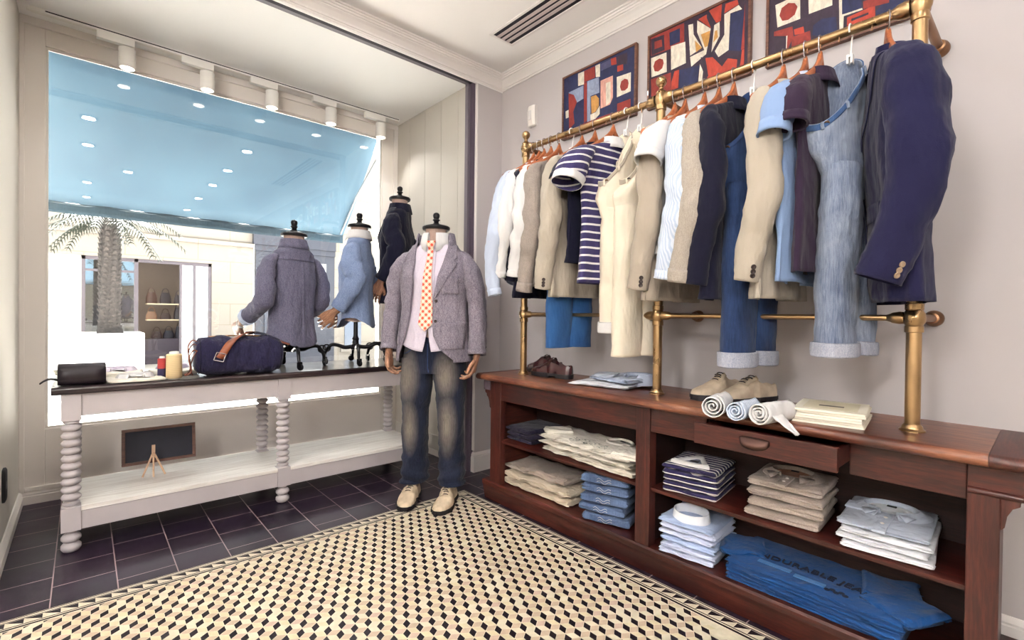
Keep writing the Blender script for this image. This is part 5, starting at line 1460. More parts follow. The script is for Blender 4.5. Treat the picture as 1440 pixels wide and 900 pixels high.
# ------------------------------------------------------------------ the standing figure
def standing():
    t = thing('dressed_mannequin', 'full-length headless mannequin in a grey blazer, checked tie and faded jeans', 'mannequin', (1.563, 2.455, 0), R(-50))
    zs = 1.535
    m = MB(); rows = []
    for z, a, b_, cy in ((.8, .13, .09, 0), (1.0, .14, .1, 0), (1.25, .16, .105, 0), (1.40, .15, .085, .01), (1.45, .11, .07, .015), (1.50, .072, .062, .02), (1.55, .061, .058, .02), (1.605, .062, .06, .02)):
        rows.append([(a * S(math.cos(q), 2.2), cy + b_ * S(math.sin(q), 2.2), z) for q in [2 * PI * k / 28 for k in range(28)]])
    m.loft(rows); m.build('bust', M_linen, t)
    cap_ = neck_cap(t, 1.603, .079); cap_.location = (0, .02, 0)
    # shirt
    sh2 = Shell([(zs + .012, .064, .06, .02), (zs - .02, .09, .07, .018), (zs - .06, .15, .078, .014), (zs - .11, .185, .088, .008), (zs - .22, .188, .11, 0), (zs - .4, .172, .106, 0), (zs - .55, .182, .122, .0), (.885, .196, .136, 0)], 2.3, .005, .006, 6, 31)
    def sgap(z):
        q = max(0, (1.03 - z) / .14); w = max(0, (z - (zs - .05)) / .06); return (-.002 - .022 * q ** 1.5 - .03 * w - .0, .002 + .022 * q ** 1.5 + .03 * w)
    m = MB(); sh2.mesh(m, 64, 44, sgap, curve=lambda ph, r: .05 * r ** 8 * math.sin(ph) ** 2); st = m.build('shirt', F_lilac, t, solid=.003)
    m = MB(); sh2.patch(m, lambda z: .0, lambda z: .032, zs - .05, 1.03, .004, 3, 20); m.build('placket', F_lilac, st, solid=.002)
    m = MB(); collar(m, (0, .016, zs + .0), .069, .064, .05, .085, .018, .28, .05, .012); m.build('collar', F_white, st, solid=.003)
    # tie
    m = MB(); zt = zs - .045
    def w(z):
        q = (zt - z) / (zt - 1.04); return .014 + .026 * q if q < 1 else max(.0006, .040 * (1 - (z - 1.04) / (1.0 - 1.04)))
    dr = lambda z: -.012 * (zt - z) / .45
    sh2.patch(m, lambda z: dr(z) - w(z), lambda z: dr(z) + w(z), zt, 1.001, .0135, 8, 36); tie = m.build('tie', F_tie, t, solid=.004)
    m = MB(); k0 = sh2.ptu(0, zt + .016, .026)
    rows = []
    for q, (ww, hh, dd) in enumerate(((.014, -.026, .003), (.020, -.012, .010), (.026, .006, .013), (.027, .018, .009))):
        rows.append([k0 + Vector((ww * S(math.cos(a), 3), -dd * .2 + dd * math.sin(a) * -1, hh)) for a in [2 * PI * k / 16 for k in range(16)]])
    m.loft(rows); m.build('knot', F_tie, tie)
    # blazer
    def gap(z):
        def L(pts):
            for (z0, a), (z1, b_) in zip(pts[:-1], pts[1:]):
                if z0 >= z >= z1: return a + (b_ - a) * (z0 - z) / (z0 - z1)
            return pts[-1][1] if z < pts[-1][0] else pts[0][1]
        return (L(((1.56, -.092), (1.50, -.098), (1.42, -.092), (1.27, -.090), (1.1, -.115), (.95, -.145), (.86, -.175))), L(((1.56, .090), (1.50, .094), (1.42, .082), (1.30, .052), (1.18, .03), (1.1, .028), (.98, .035), (.90, .075), (.84, .15))))
    arms = [([(-.14, .012, zs - .07), (-.19, .012, zs - .112), (-.228, .01, zs - .21), (-.252, .02, 1.18), (-.262, -.005, 1.04), (-.258, -.05, .885)], [(.014, .03), (.034, .058), (.055, .076), (.053, .068), (.05, .06), (.044, .052)], None, 3),
            ([(.14, .012, zs - .07), (.19, .012, zs - .112), (.228, .01, zs - .21), (.252, .02, 1.18), (.264, .0, 1.04), (.270, -.035, .865)], [(.014, .03), (.034, .058), (.055, .076), (.053, .068), (.05, .06), (.046, .054)], None, 3)]
    sh, jk, out = dress(t, zs, 'jacket', F_tweed, .825, arms, .208, 41, gap=gap, btn=M_btn_dk, wide=True)
    m = MB(); collar(m, (0, .024, zs - .022), .104, .078, .062, .075, .012, 1.0, .0, nt=48); m.build('collar', F_tweed, jk, solid=.004)
    for s in (-1, 1):
        edge = lambda z, s=s: gap(z)[1 if s > 0 else 0]
        zb = 1.19 if s > 0 else 1.12
        def outer(z, s=s, zb=zb):
            q = max(0, min(1, (z - zb) / (zs - zb))); notch = -.022 if 1.398 < z < 1.42 else 0
            return edge(z) + s * (.006 + .074 * math.sin(min(1, q * 1.5) * PI * .5) * (1 - .75 * max(0, (q - .62) / .38)) + notch * .7)
        m = MB(); sh.patch(m, edge, outer, zs - .028, zb, .009, 8, 40); m.build('lapel', F_tweed, jk, solid=.003)
    m = MB(); sh.patch(m, lambda z: .078, lambda z: .168, 1.315, 1.215, .006, 8, 8); m.build('patch_pocket', F_tweed, jk, solid=.003)
    m = MB(); sh.patch(m, lambda z: .085, lambda z: .198, 1.055, .90, .006, 8, 10); m.build('patch_pocket', F_tweed, jk, solid=.003)
    m = MB(); sh.patch(m, lambda z: -.2, lambda z: -.17, 1.055, .92, .006, 4, 10); m.build('patch_pocket', F_tweed, jk, solid=.003)
    for z in (1.175, 1.06):
        m = MB(); disc(m, sh.ptu(gap(z)[1] + .018, z, .005), (0, -1, 0), .009, .004); m.build('button', M_btn_dk, jk)
    # jeans
    m = MB(); rows = []
    for z, a, b_, cy in ((.99, .16, .095, 0), (.93, .17, .102, .0), (.86, .182, .11, .004), (.80, .192, .112, .004), (.755, .188, .102, .0)):
        rows.append([(a * S(math.cos(q), 2.5), cy + b_ * S(math.sin(q), 2.5), z) for q in [2 * PI * k / 48 for k in range(48)]])
    m.grid(rows, closed=True); jn = m.build('jeans', D_faded, t)
    m = MB(); m.tube([(0, -.120, .93), (.002, -.126, .86), (.0, -.118, .79), (0, -.095, .755)], .003, 6); m.build('fly_seam', D_dark, jn)
    for s in (-1, 1):
        path = [(s * .098, 0, .84), (s * .1, -.002, .74), (s * .107, -.006, .58), (s * .110, -.004, .44), (s * .112, .012, .26), (s * .112, .008, .10)]
        rad = [(.090, .106), (.092, .106), (.082, .092), (.074, .082), (.073, .082), (.078, .092)]
        m = MB(); rw = ring_tube(m, path, rad, 56, 30, .007, 60 + s, crease=0, fs=9)
        for i, r_ in enumerate(rw):           # stacking folds above the shoe
            q = max(0, (i - 38) / 17)
            for j, p in enumerate(r_):
                if q > 0:
                    c = sum(r_, Vector()) / len(r_); dlt = .010 * q * math.sin(i * 1.25 + 2 * math.sin(j * .21 + s))
                    k_ = (p - c).normalized(); m.v[i * 30 + j] = m.v[i * 30 + j] + k_ * dlt
        m.build('trouser_leg', D_faded, jn, solid=.003)
        m = MB(); sgn = s; rr_ = []
        for q in range(9):
            a = q / 8; rr_.append((s * (.06 + .105 * a), -.124 + .06 * a ** 2, .93 - .062 * math.sin(a * PI * .5)))
        m.tube(rr_, .0025, 5); m.build('pocket_seam', D_dark, jn)
    # hands and shoes
    put_hand(t, (-.257, -.06, .875), (.10, -.28, -1), (1, -.1, 0), 1, HAND2)
    put_hand(t, (.269, -.042, .855), (-.12, -.22, -1), (-1, -.1, 0), -1, HAND2)
    for s, ro in ((-1, R(6)), (1, R(-3))):
        sh_ = bpy.data.objects.new('shoe', None); COL.objects.link(sh_); sh_.parent = t; sh_.location = (s * .112, -.05 - (.02 if s > 0 else 0), .0022); sh_.rotation_euler = (0, 0, ro)
        shoe_parts(sh_, L_suede2, S_blk, LC_dk, .295, mirror=s, W=.108, hgt=1.05)
L_suede2 = leather('sand_suede_bright', (224, 204, 176), .85, .2)
standing()

# ------------------------------------------------------------------ bust forms on castor stands
M_iron = plain('black_cast_iron', (20, 18, 22), .35, .5)
def stand(t, rot, ztop, r=.2):
    m = MB(); m.lathe([(.0, .10), (.034, .10), (.036, .112), (.03, .125), (.022, .135), (.02, .16), (.026, .168), (.02, .176), (.015, .19), (.0135, ztop), (0, ztop)], (0, 0, 0), 20); m.build('pole', M_iron, t, angle=30)
    for q in range(4):
        a = R(rot + 90 * q); c, s = math.cos(a), math.sin(a)
        m = MB(); pts = []
        for d, z in ((.02, .118), (.07, .112), (.115, .128), (.155, .13), (.185, .10), (.196, .07), (.2, .052)): pts.append((c * d * r / .2, s * d * r / .2, z))
        pts = catmull([Vector(p) for p in pts], 22); m.tube(pts, [.014 - .005 * k / 21 for k in range(22)], 8)
        cur = [(c * (.185 + .022 * math.cos(b_)) * r / .2, s * (.185 + .022 * math.cos(b_)) * r / .2, .11 + .022 * math.sin(b_)) for b_ in [k * 1.7 * PI / 14 - .6 for k in range(15)]]
        m.tube(cur, .006, 6)
        lg = m.build('foot', M_iron, t)
        x, y = c * r, s * r; yaw = a + .6 * (q + 1)
        cx, cy = math.cos(yaw), math.sin(yaw)
        m = MB(); m.M = Matrix.Translation((x + cx * .01, y + cy * .01, .021)) @ Matrix.Rotation(yaw, 4, 'Z')
        m.lathe([(0, -.008), (.017, -.008), (.0205, -.004), (.0205, .004), (.017, .008), (0, .008)], n=20, axis='y', caps=False)
        m.box(-.014, .006, -.012, -.009, -.004, .03); m.box(-.014, .006, .009, .012, -.004, .03); m.lathe([(.007, .028), (.007, .036)], (-.008, 0, 0), 10)
        m.build('castor', M_iron, lg, angle=30)
def bust(label, x, y, facing, zs, kind, mat, hem, arms, rot, seed, cap=True, colm=None, gap=None, sw=.2, hands=(), depth=1.0, extra=None, yoke=None, scale_a=1.0):
    B = .7562
    t = thing('tailors_bust', label, 'mannequin', (x, y, B), math.atan2(facing[0], -facing[1]), 'dressed busts on the table')
    zs -= B
    stand(t, rot - math.degrees(math.atan2(facing[0], -facing[1])), zs - .55)
    m = MB(); rows = []
    for dz, a, b_, cy in ((-.58, .02, .02, 0), (-.57, .12, .085, 0), (-.4, .14, .1, 0), (-.22, .165, .105, 0), (-.1, .15, .082, .01), (-.06, .11, .07, .015), (-.025, .07, .06, .02), (.02, .058, .055, .02), (.062, .058, .055, .02)):
        rows.append([(a * (scale_a * .88 if dz < -.04 else 1) * S(math.cos(q), 2.2), cy + b_ * (depth * .86 if dz < -.04 else 1) * S(math.sin(q), 2.2), zs + dz) for q in [2 * PI * k / 28 for k in range(28)]])
    m.loft(rows); m.build('bust', M_linen, t)
    c_ = neck_cap(t, zs + .06, .074); c_.location = (0, .02, 0)
    sh, j, out = dress(t, zs, kind, mat, hem - B, [([Vector(p) + Vector((0, 0, zs)) for p in pa], ra, cm, nc) for pa, ra, cm, nc in arms], sw, seed, gap=gap, depth=depth, scale_a=scale_a)
    if kind == 'shirt':
        m = MB(); collar(m, (0, .018, zs + .0), .07, .064, .036, .055, .014, .32, .035); m.build('collar', colm or mat, j, solid=.003)
        m = MB(); sh.patch(m, lambda z: -.016, lambda z: .016, zs - .03, hem - B + .05, .004, 3, 26); m.build('placket', mat, j, solid=.002)
    else:
        m = MB(); collar(m, (0, .02, zs - .004), .074, .07, .028, .058, .012, .72, .0); m.build('collar', mat, j, solid=.004)
        for s in (-1, 1):
            edge = lambda z, s=s: gap(z)[1 if s > 0 else 0]
            outer = lambda z, s=s: edge(z) + s * (.006 + .08 * math.sin(max(0, min(1, (z - zs + .34) / .34)) * PI * .62))
            m = MB(); sh.patch(m, edge, outer, zs - .008, zs - .34, .008, 8, 30); m.build('lapel', mat, j, solid=.003)
    for wrist, dn, palm, mir in hands: put_hand(t, Vector(wrist) + Vector((0, 0, zs)), dn, palm, mir)
    if extra: extra(t, sh, j, zs)
    return t
RAD = [(.012, .03), (.034, .054), (.05, .066), (.05, .06), (.046, .053), (.04, .045)]
RADs = [(.012, .03), (.032, .05), (.045, .058), (.048, .056), (.044, .048), (.043, .045)]
def arm(s, elb, wr, mid=None):
    return [(s * .112, .012, -.066), (s * .158, .014, -.105), (s * .190, .02, -.2), elb, (((elb[0] + wr[0]) / 2), (elb[1] + wr[1]) / 2, (elb[2] + wr[2]) / 2 - .012), wr]
# grey chambray shirt seen from behind, sleeves rolled
def yoke1(t, sh, j, zs):
    m = MB(); rows = []
    for r_ in range(9):
        z = zs - .01 - .085 * r_ / 8; rows.append([sh.pt(PI * .45 + PI * 1.1 * k / 30, z, .004) for k in range(31)])
    m.grid(rows); m.build('yoke', F_cham, j, solid=.002)
    m = MB(); rows = [[sh.pt(PI + (k - 2) * .02 * (1 + r_ * .04), zs - .1 - .5 * r_ / 20, .003 + .004 * (1 - abs(k - 2) / 2)) for k in range(5)] for r_ in range(21)]
    m.grid(rows); m.build('back_pleat', F_cham, j)
def forearms(t, zs, segs):
    for a, b_ in segs:
        m = MB(); a = Vector(a) + Vector((0, 0, zs)); b_ = Vector(b_) + Vector((0, 0, zs)); m.tube([a + (a - b_) * .3, a, a.lerp(b_, .5), b_, b_ + (b_ - a) * .06], [.036, .035, .031, .026, .024], 14); m.build('forearm', M_handw, t)
        m = MB(); q = a.lerp(b_, .82); d = (b_ - a).normalized(); m.tube([q - d * .006, q, q + d * .006], [.030, .0315, .030], 14, caps=False); m.build('wrist_ring', M_white, t)
def ex1(t, sh, j, zs):
    yoke1(t, sh, j, zs); forearms(t, zs, (((.180, -.17, -.442), (.170, -.26, -.492)), ((-.173, -.15, -.456), (-.160, -.24, -.505))))
bust('headless bust in a grey chambray shirt with rolled sleeves, seen from behind', .972, 3.17, (-.32, .947), 1.512, 'shirt', F_cham, .885,
     [(arm(1, (.200, .03, -.33), (.178, -.185, -.448)), RADs, F_pale, 5), (arm(-1, (-.190, .035, -.33), (-.172, -.165, -.462)), RADs, F_pale, 5)], -95, 71, sw=.165, scale_a=.86, depth=.95,
     hands=(((.170, -.258, -.49), (-.12, -1, -.5), (-1, 0, .2), 1), ((-.160, -.238, -.503), (.12, -1, -.5), (1, 0, .2), -1)), extra=ex1)
# blue chambray shirt in profile
bust('headless bust in a blue chambray shirt with a white collar, turned sideways', 1.39, 3.17, (-.78, .62), 1.62, 'shirt', F_chamb, 1.0,
     [(arm(1, (.215, .055, -.30), (.19, -.06, -.49)), RAD, None, 5), (arm(-1, (-.215, .055, -.30), (-.19, -.06, -.49)), RAD, None, 5)], -108, 75, colm=F_white,
     hands=(((.188, -.09, -.515), (-.1, -1, -.75), (-1, 0, .2), 1), ((-.188, -.09, -.515), (.1, -1, -.75), (1, 0, .2), -1)), sw=.168, scale_a=.92, depth=.9)
# dark jacket in profile
def gap3(zs):
    def g(z):
        q = max(0, min(1, (z - (zs - .36)) / .36)); return (-.01 - .05 * q, .01 + .05 * q)
    return g
bust('headless bust in a dark navy jacket, nearest the panelled wall', 1.715, 3.21, (-.72, .69), 1.868, 'jacket', F_navy2, 1.175,
     [(arm(1, (.215, .06, -.31), (.185, -.05, -.53)), RAD, None, 3), (arm(-1, (-.215, .06, -.31), (-.185, -.05, -.53)), RAD, None, 3)], -20, 79, gap=gap3(1.878 - .7562),
     hands=(((.184, -.06, -.55), (-.05, -.45, -1), (-1, 0, .1), 1), ((-.184, -.06, -.55), (.05, -.55, -1), (1, 0, .1), -1)), sw=.172, scale_a=.92, depth=.95,
     extra=lambda t, sh, j, zs: None)
# ------------------------------------------------------------------ three framed abstract paintings
PAINT = {
    'first': [
        ('navy', [(2.048, 2.574), (1.951, 2.572), (1.945, 2.498), (2.042, 2.498)]),
        ('cream', [(1.947, 2.574), (1.9, 2.571), (1.899, 2.492), (1.945, 2.498)]),
        ('red', [(1.9, 2.572), (1.819, 2.57), (1.814, 2.504), (1.899, 2.503)]),
        ('cream', [(1.815, 2.571), (1.78, 2.571), (1.779, 2.495), (1.809, 2.503)]),
        ('grey', [(1.776, 2.566), (1.704, 2.569), (1.699, 2.517), (1.775, 2.525)]),
        ('navy', [(1.775, 2.525), (1.67, 2.526), (1.665, 2.464), (1.774, 2.473)]),
        ('orange', [(1.704, 2.569), (1.667, 2.565), (1.662, 2.523), (1.699, 2.53)]),
        ('dark', [(1.663, 2.566), (1.591, 2.561), (1.59, 2.499), (1.658, 2.508)]),
        ('navy', [(1.591, 2.561), (1.565, 2.567), (1.565, 2.456), (1.59, 2.456)]),
        ('orange', [(1.658, 2.511), (1.618, 2.506), (1.617, 2.473), (1.657, 2.478)]),
        ('blue', [(2.022, 2.484), (1.903, 2.487), (1.902, 2.408), (1.963, 2.399)]),
        ('red', [(2.022, 2.48), (1.978, 2.455), (1.953, 2.404), (1.981, 2.354), (1.97, 2.279), (2.013, 2.255)]),
        ('navy', [(1.902, 2.408), (1.899, 2.262), (1.937, 2.262), (1.971, 2.308), (1.971, 2.352), (1.953, 2.389)]),
        ('cream', [(2.045, 2.374), (2.02, 2.377), (2.019, 2.33), (2.042, 2.329)]),
        ('red', [(1.899, 2.5), (1.876, 2.499), (1.872, 2.265), (1.895, 2.261)]),
        ('blue', [(1.874, 2.501), (1.787, 2.495), (1.781, 2.403), (1.847, 2.405), (1.845, 2.257), (1.87, 2.257)]),
        ('ochre', [(1.843, 2.4), (1.807, 2.398), (1.784, 2.37), (1.783, 2.328), (1.806, 2.301), (1.838, 2.297)]),
        ('cream', [(1.846, 2.295), (1.806, 2.297), (1.778, 2.326), (1.777, 2.278), (1.818, 2.252), (1.845, 2.257)]),
        ('pink', [(1.774, 2.469), (1.686, 2.468), (1.684, 2.344), (1.704, 2.31), (1.771, 2.307)]),
        ('cream', [(1.735, 2.442), (1.702, 2.44), (1.7, 2.322), (1.733, 2.312)]),
        ('navy', [(1.686, 2.465), (1.665, 2.464), (1.663, 2.324), (1.724, 2.262), (1.733, 2.306), (1.704, 2.306), (1.684, 2.337)]),
        ('cream', [(1.659, 2.449), (1.565, 2.442), (1.565, 2.338), (1.657, 2.335)]),
        ('red', [(1.637, 2.388), (1.628, 2.415), (1.605, 2.421), (1.585, 2.409), (1.579, 2.387), (1.584, 2.363), (1.604, 2.355), (1.627, 2.361)]),
        ('navy', [(1.657, 2.335), (1.565, 2.334), (1.565, 2.302), (1.657, 2.302)]),
        ('red', [(1.654, 2.298), (1.565, 2.297), (1.565, 2.249), (1.654, 2.254)]),
        ('navy', [(1.724, 2.296), (1.663, 2.3), (1.662, 2.253), (1.724, 2.259)]),
        ('red', [(1.895, 2.257), (1.724, 2.259), (1.565, 2.247), (1.565, 2.235), (2.003, 2.245)]),
    ],
    'second': [
        ('red', [(1.446, 2.585), (1.254, 2.574), (1.252, 2.467), (1.441, 2.483)]),
        ('dark', [(1.443, 2.571), (1.366, 2.563), (1.361, 2.482), (1.438, 2.484)]),
        ('red', [(1.421, 2.549), (1.379, 2.544), (1.375, 2.506), (1.42, 2.509)]),
        ('navy', [(1.335, 2.559), (1.276, 2.558), (1.275, 2.489), (1.331, 2.491)]),
        ('cream', [(1.441, 2.47), (1.35, 2.465), (1.347, 2.364), (1.436, 2.368)]),
        ('red', [(1.426, 2.421), (1.416, 2.445), (1.391, 2.45), (1.37, 2.437), (1.365, 2.416), (1.373, 2.392), (1.397, 2.384), (1.418, 2.393)]),
        ('cream', [(1.325, 2.486), (1.246, 2.477), (1.241, 2.369), (1.322, 2.364)]),
        ('dark', [(1.252, 2.571), (1.185, 2.567), (1.184, 2.497), (1.208, 2.49), (1.226, 2.398), (1.242, 2.446)]),
        ('cream', [(1.231, 2.553), (1.206, 2.548), (1.202, 2.494), (1.158, 2.412), (1.219, 2.396)]),
        ('cream', [(1.184, 2.555), (1.115, 2.485), (1.134, 2.373), (1.212, 2.34), (1.219, 2.39), (1.146, 2.395), (1.184, 2.497)]),
        ('ochre', [(1.165, 2.478), (1.118, 2.477), (1.122, 2.409), (1.143, 2.406)]),
        ('ochre', [(1.195, 2.462), (1.158, 2.412), (1.188, 2.401)]),
        ('orange', [(1.179, 2.558), (1.137, 2.562), (1.112, 2.512), (1.115, 2.487)]),
        ('dark', [(1.137, 2.568), (1.107, 2.521), (1.1, 2.444), (1.119, 2.356), (1.137, 2.369), (1.112, 2.483), (1.136, 2.545)]),
        ('cream', [(1.098, 2.494), (1.072, 2.499), (1.071, 2.427), (1.104, 2.379), (1.11, 2.37)]),
        ('ochre', [(1.094, 2.464), (1.083, 2.465), (1.079, 2.43), (1.102, 2.412)]),
        ('orange', [(1.125, 2.574), (1.062, 2.578), (1.061, 2.5), (1.089, 2.501)]),
        ('dark', [(1.062, 2.578), (1.045, 2.553), (1.054, 2.43), (1.093, 2.368), (1.063, 2.307), (1.08, 2.313), (1.11, 2.37), (1.07, 2.432)]),
        ('cream', [(1.05, 2.523), (0.984, 2.536), (0.968, 2.51), (1.022, 2.515), (1.027, 2.348), (1.075, 2.333), (1.093, 2.368), (1.048, 2.428)]),
        ('orange', [(1.045, 2.57), (0.99, 2.563), (0.984, 2.539), (1.05, 2.528)]),
        ('navy', [(1.019, 2.511), (0.955, 2.502), (0.97, 2.319), (1.027, 2.345)]),
        ('red', [(0.955, 2.532), (0.955, 2.532), (0.955, 2.325), (0.97, 2.325)]),
        ('dark', [(1.063, 2.312), (1.03, 2.338), (0.962, 2.3), (0.98, 2.253), (0.991, 2.29), (1.03, 2.305), (1.057, 2.288), (1.11, 2.353)]),
        ('orange', [(1.139, 2.353), (1.104, 2.345), (1.057, 2.282), (1.03, 2.31), (0.986, 2.288), (0.99, 2.241), (1.126, 2.24)]),
        ('dark', [(1.163, 2.368), (1.139, 2.353), (1.123, 2.262), (1.149, 2.242)]),
        ('cream', [(1.166, 2.335), (1.15, 2.294), (1.155, 2.245), (1.174, 2.251)]),
        ('navy', [(1.276, 2.346), (1.169, 2.33), (1.18, 2.253), (1.274, 2.251)]),
        ('orange', [(1.302, 2.35), (1.276, 2.349), (1.281, 2.259), (1.319, 2.26), (1.318, 2.302)]),
        ('orange', [(0.965, 2.323), (0.955, 2.323), (0.955, 2.252), (0.974, 2.251)]),
        ('red', [(1.439, 2.357), (1.322, 2.351), (1.32, 2.26), (1.434, 2.262)]),
    ],
    'third': [
        ('cream', [(0.826, 2.461), (0.729, 2.463), (0.727, 2.358), (0.816, 2.36)]),
        ('red', [(0.809, 2.409), (0.8, 2.437), (0.774, 2.446), (0.749, 2.434), (0.738, 2.413), (0.748, 2.385), (0.773, 2.374), (0.797, 2.38)]),
        ('cream', [(0.698, 2.448), (0.612, 2.432), (0.611, 2.36), (0.695, 2.363)]),
        ('navy', [(0.678, 2.309), (0.647, 2.322), (0.597, 2.308), (0.593, 2.254), (0.645, 2.246), (0.681, 2.27)]),
        ('cream', [(0.589, 2.395), (0.58, 2.394), (0.571, 2.296), (0.572, 2.245), (0.585, 2.249)]),
        ('navy', [(0.578, 2.381), (0.512, 2.357), (0.513, 2.303), (0.577, 2.307)]),
        ('cream', [(0.573, 2.306), (0.511, 2.302), (0.509, 2.295), (0.573, 2.298)]),
        ('orange', [(0.56, 2.287), (0.47, 2.295), (0.469, 2.25), (0.56, 2.248)]),
        ('dark', [(0.546, 2.276), (0.49, 2.276), (0.49, 2.268), (0.545, 2.266)]),
        ('navy', [(0.466, 2.269), (0.424, 2.314), (0.379, 2.304), (0.388, 2.249), (0.466, 2.253)]),
        ('red', [(0.508, 2.326), (0.427, 2.316), (0.427, 2.283), (0.507, 2.296)]),
        ('orange', [(0.751, 2.323), (0.714, 2.32), (0.71, 2.291), (0.747, 2.298)]),
        ('red', [(0.829, 2.347), (0.756, 2.339), (0.751, 2.295), (0.771, 2.253), (0.832, 2.259)]),
        ('dark', [(0.833, 2.33), (0.78, 2.308), (0.78, 2.252), (0.834, 2.255)]),
        ('red', [(0.759, 2.294), (0.689, 2.292), (0.685, 2.25), (0.758, 2.248)]),
        ('cream', [(0.78, 2.308), (0.775, 2.308), (0.777, 2.256), (0.78, 2.255)]),
    ],
}
def paintings():
    pal = dict(navy=(38, 44, 84), red=(150, 52, 44), cream=(232, 222, 204), blue=(150, 162, 190), ochre=(206, 150, 78), pink=(226, 168, 152), dark=(58, 42, 60), orange=(186, 66, 48), grey=(86, 86, 120))
    def paint(n, c):
        k = NT('oil_' + n); v = k.coord('Object', (1, 1, .6)); f = k.noise(v, 30, 5, .65, 1.0)
        a = lin(c); k.bsdf(k.ramp(f, [(.3, tuple(x * .6 for x in a[:3]) + (1,)), (.65, a)]), .6, 0, k.bump(f, .3, .003)); return k.m
    mats = {n: paint(n, c) for n, c in pal.items()}; names = list(pal)
    fr = wood('picture_frame_wood', (96, 60, 48), (140, 96, 74), 'y', .5)
    for key, rect, base, label in (('first', (1.53, 2.072, 2.2, 2.592), 'navy', 'framed abstract painting nearest the corner, with an ochre half disc'),
                                   ('second', (.927, 1.46, 2.2, 2.592), 'dark', 'framed abstract painting in the middle, behind the brass finial'),
                                   ('third', (.33, .862, 2.2, 2.592), 'dark', 'framed abstract painting behind the rail at the near end')):
        y0, y1, z0, z1 = rect; cy, cz = (y0 + y1) / 2, (z0 + z1) / 2
        t = thing('painting', label, 'painting', (WX - .0005, cy, cz), 0, 'abstract paintings on the wall')
        w, h = (y1 - y0) / 2, (z1 - z0) / 2; b = .012
        m = MB()
        m.box(-.024, 0, -w, w, h - b, h); m.box(-.024, 0, -w, w, -h, -h + b); m.box(-.024, 0, -w, -w + b, -h + b, h - b); m.box(-.024, 0, w - b, w, -h + b, h - b)
        m.build('frame', fr, t, smooth=False, bevel=.0015)
        m = MB(); bi = names.index(base); m.box(-.018, -.002, -w + b, w - b, -h + b, h - b, bi); e = .0182
        for i, (col, pts) in enumerate(PAINT[key]):
            m.face([m.add((-e - i * .00006, min(max(p[0] - cy, -w + b), w - b), min(max(p[1] - cz, -h + b), h - b))) for p in pts], names.index(col))
        m.build('canvas', [mats[n] for n in names], t, smooth=False, recalc=False)
paintings()

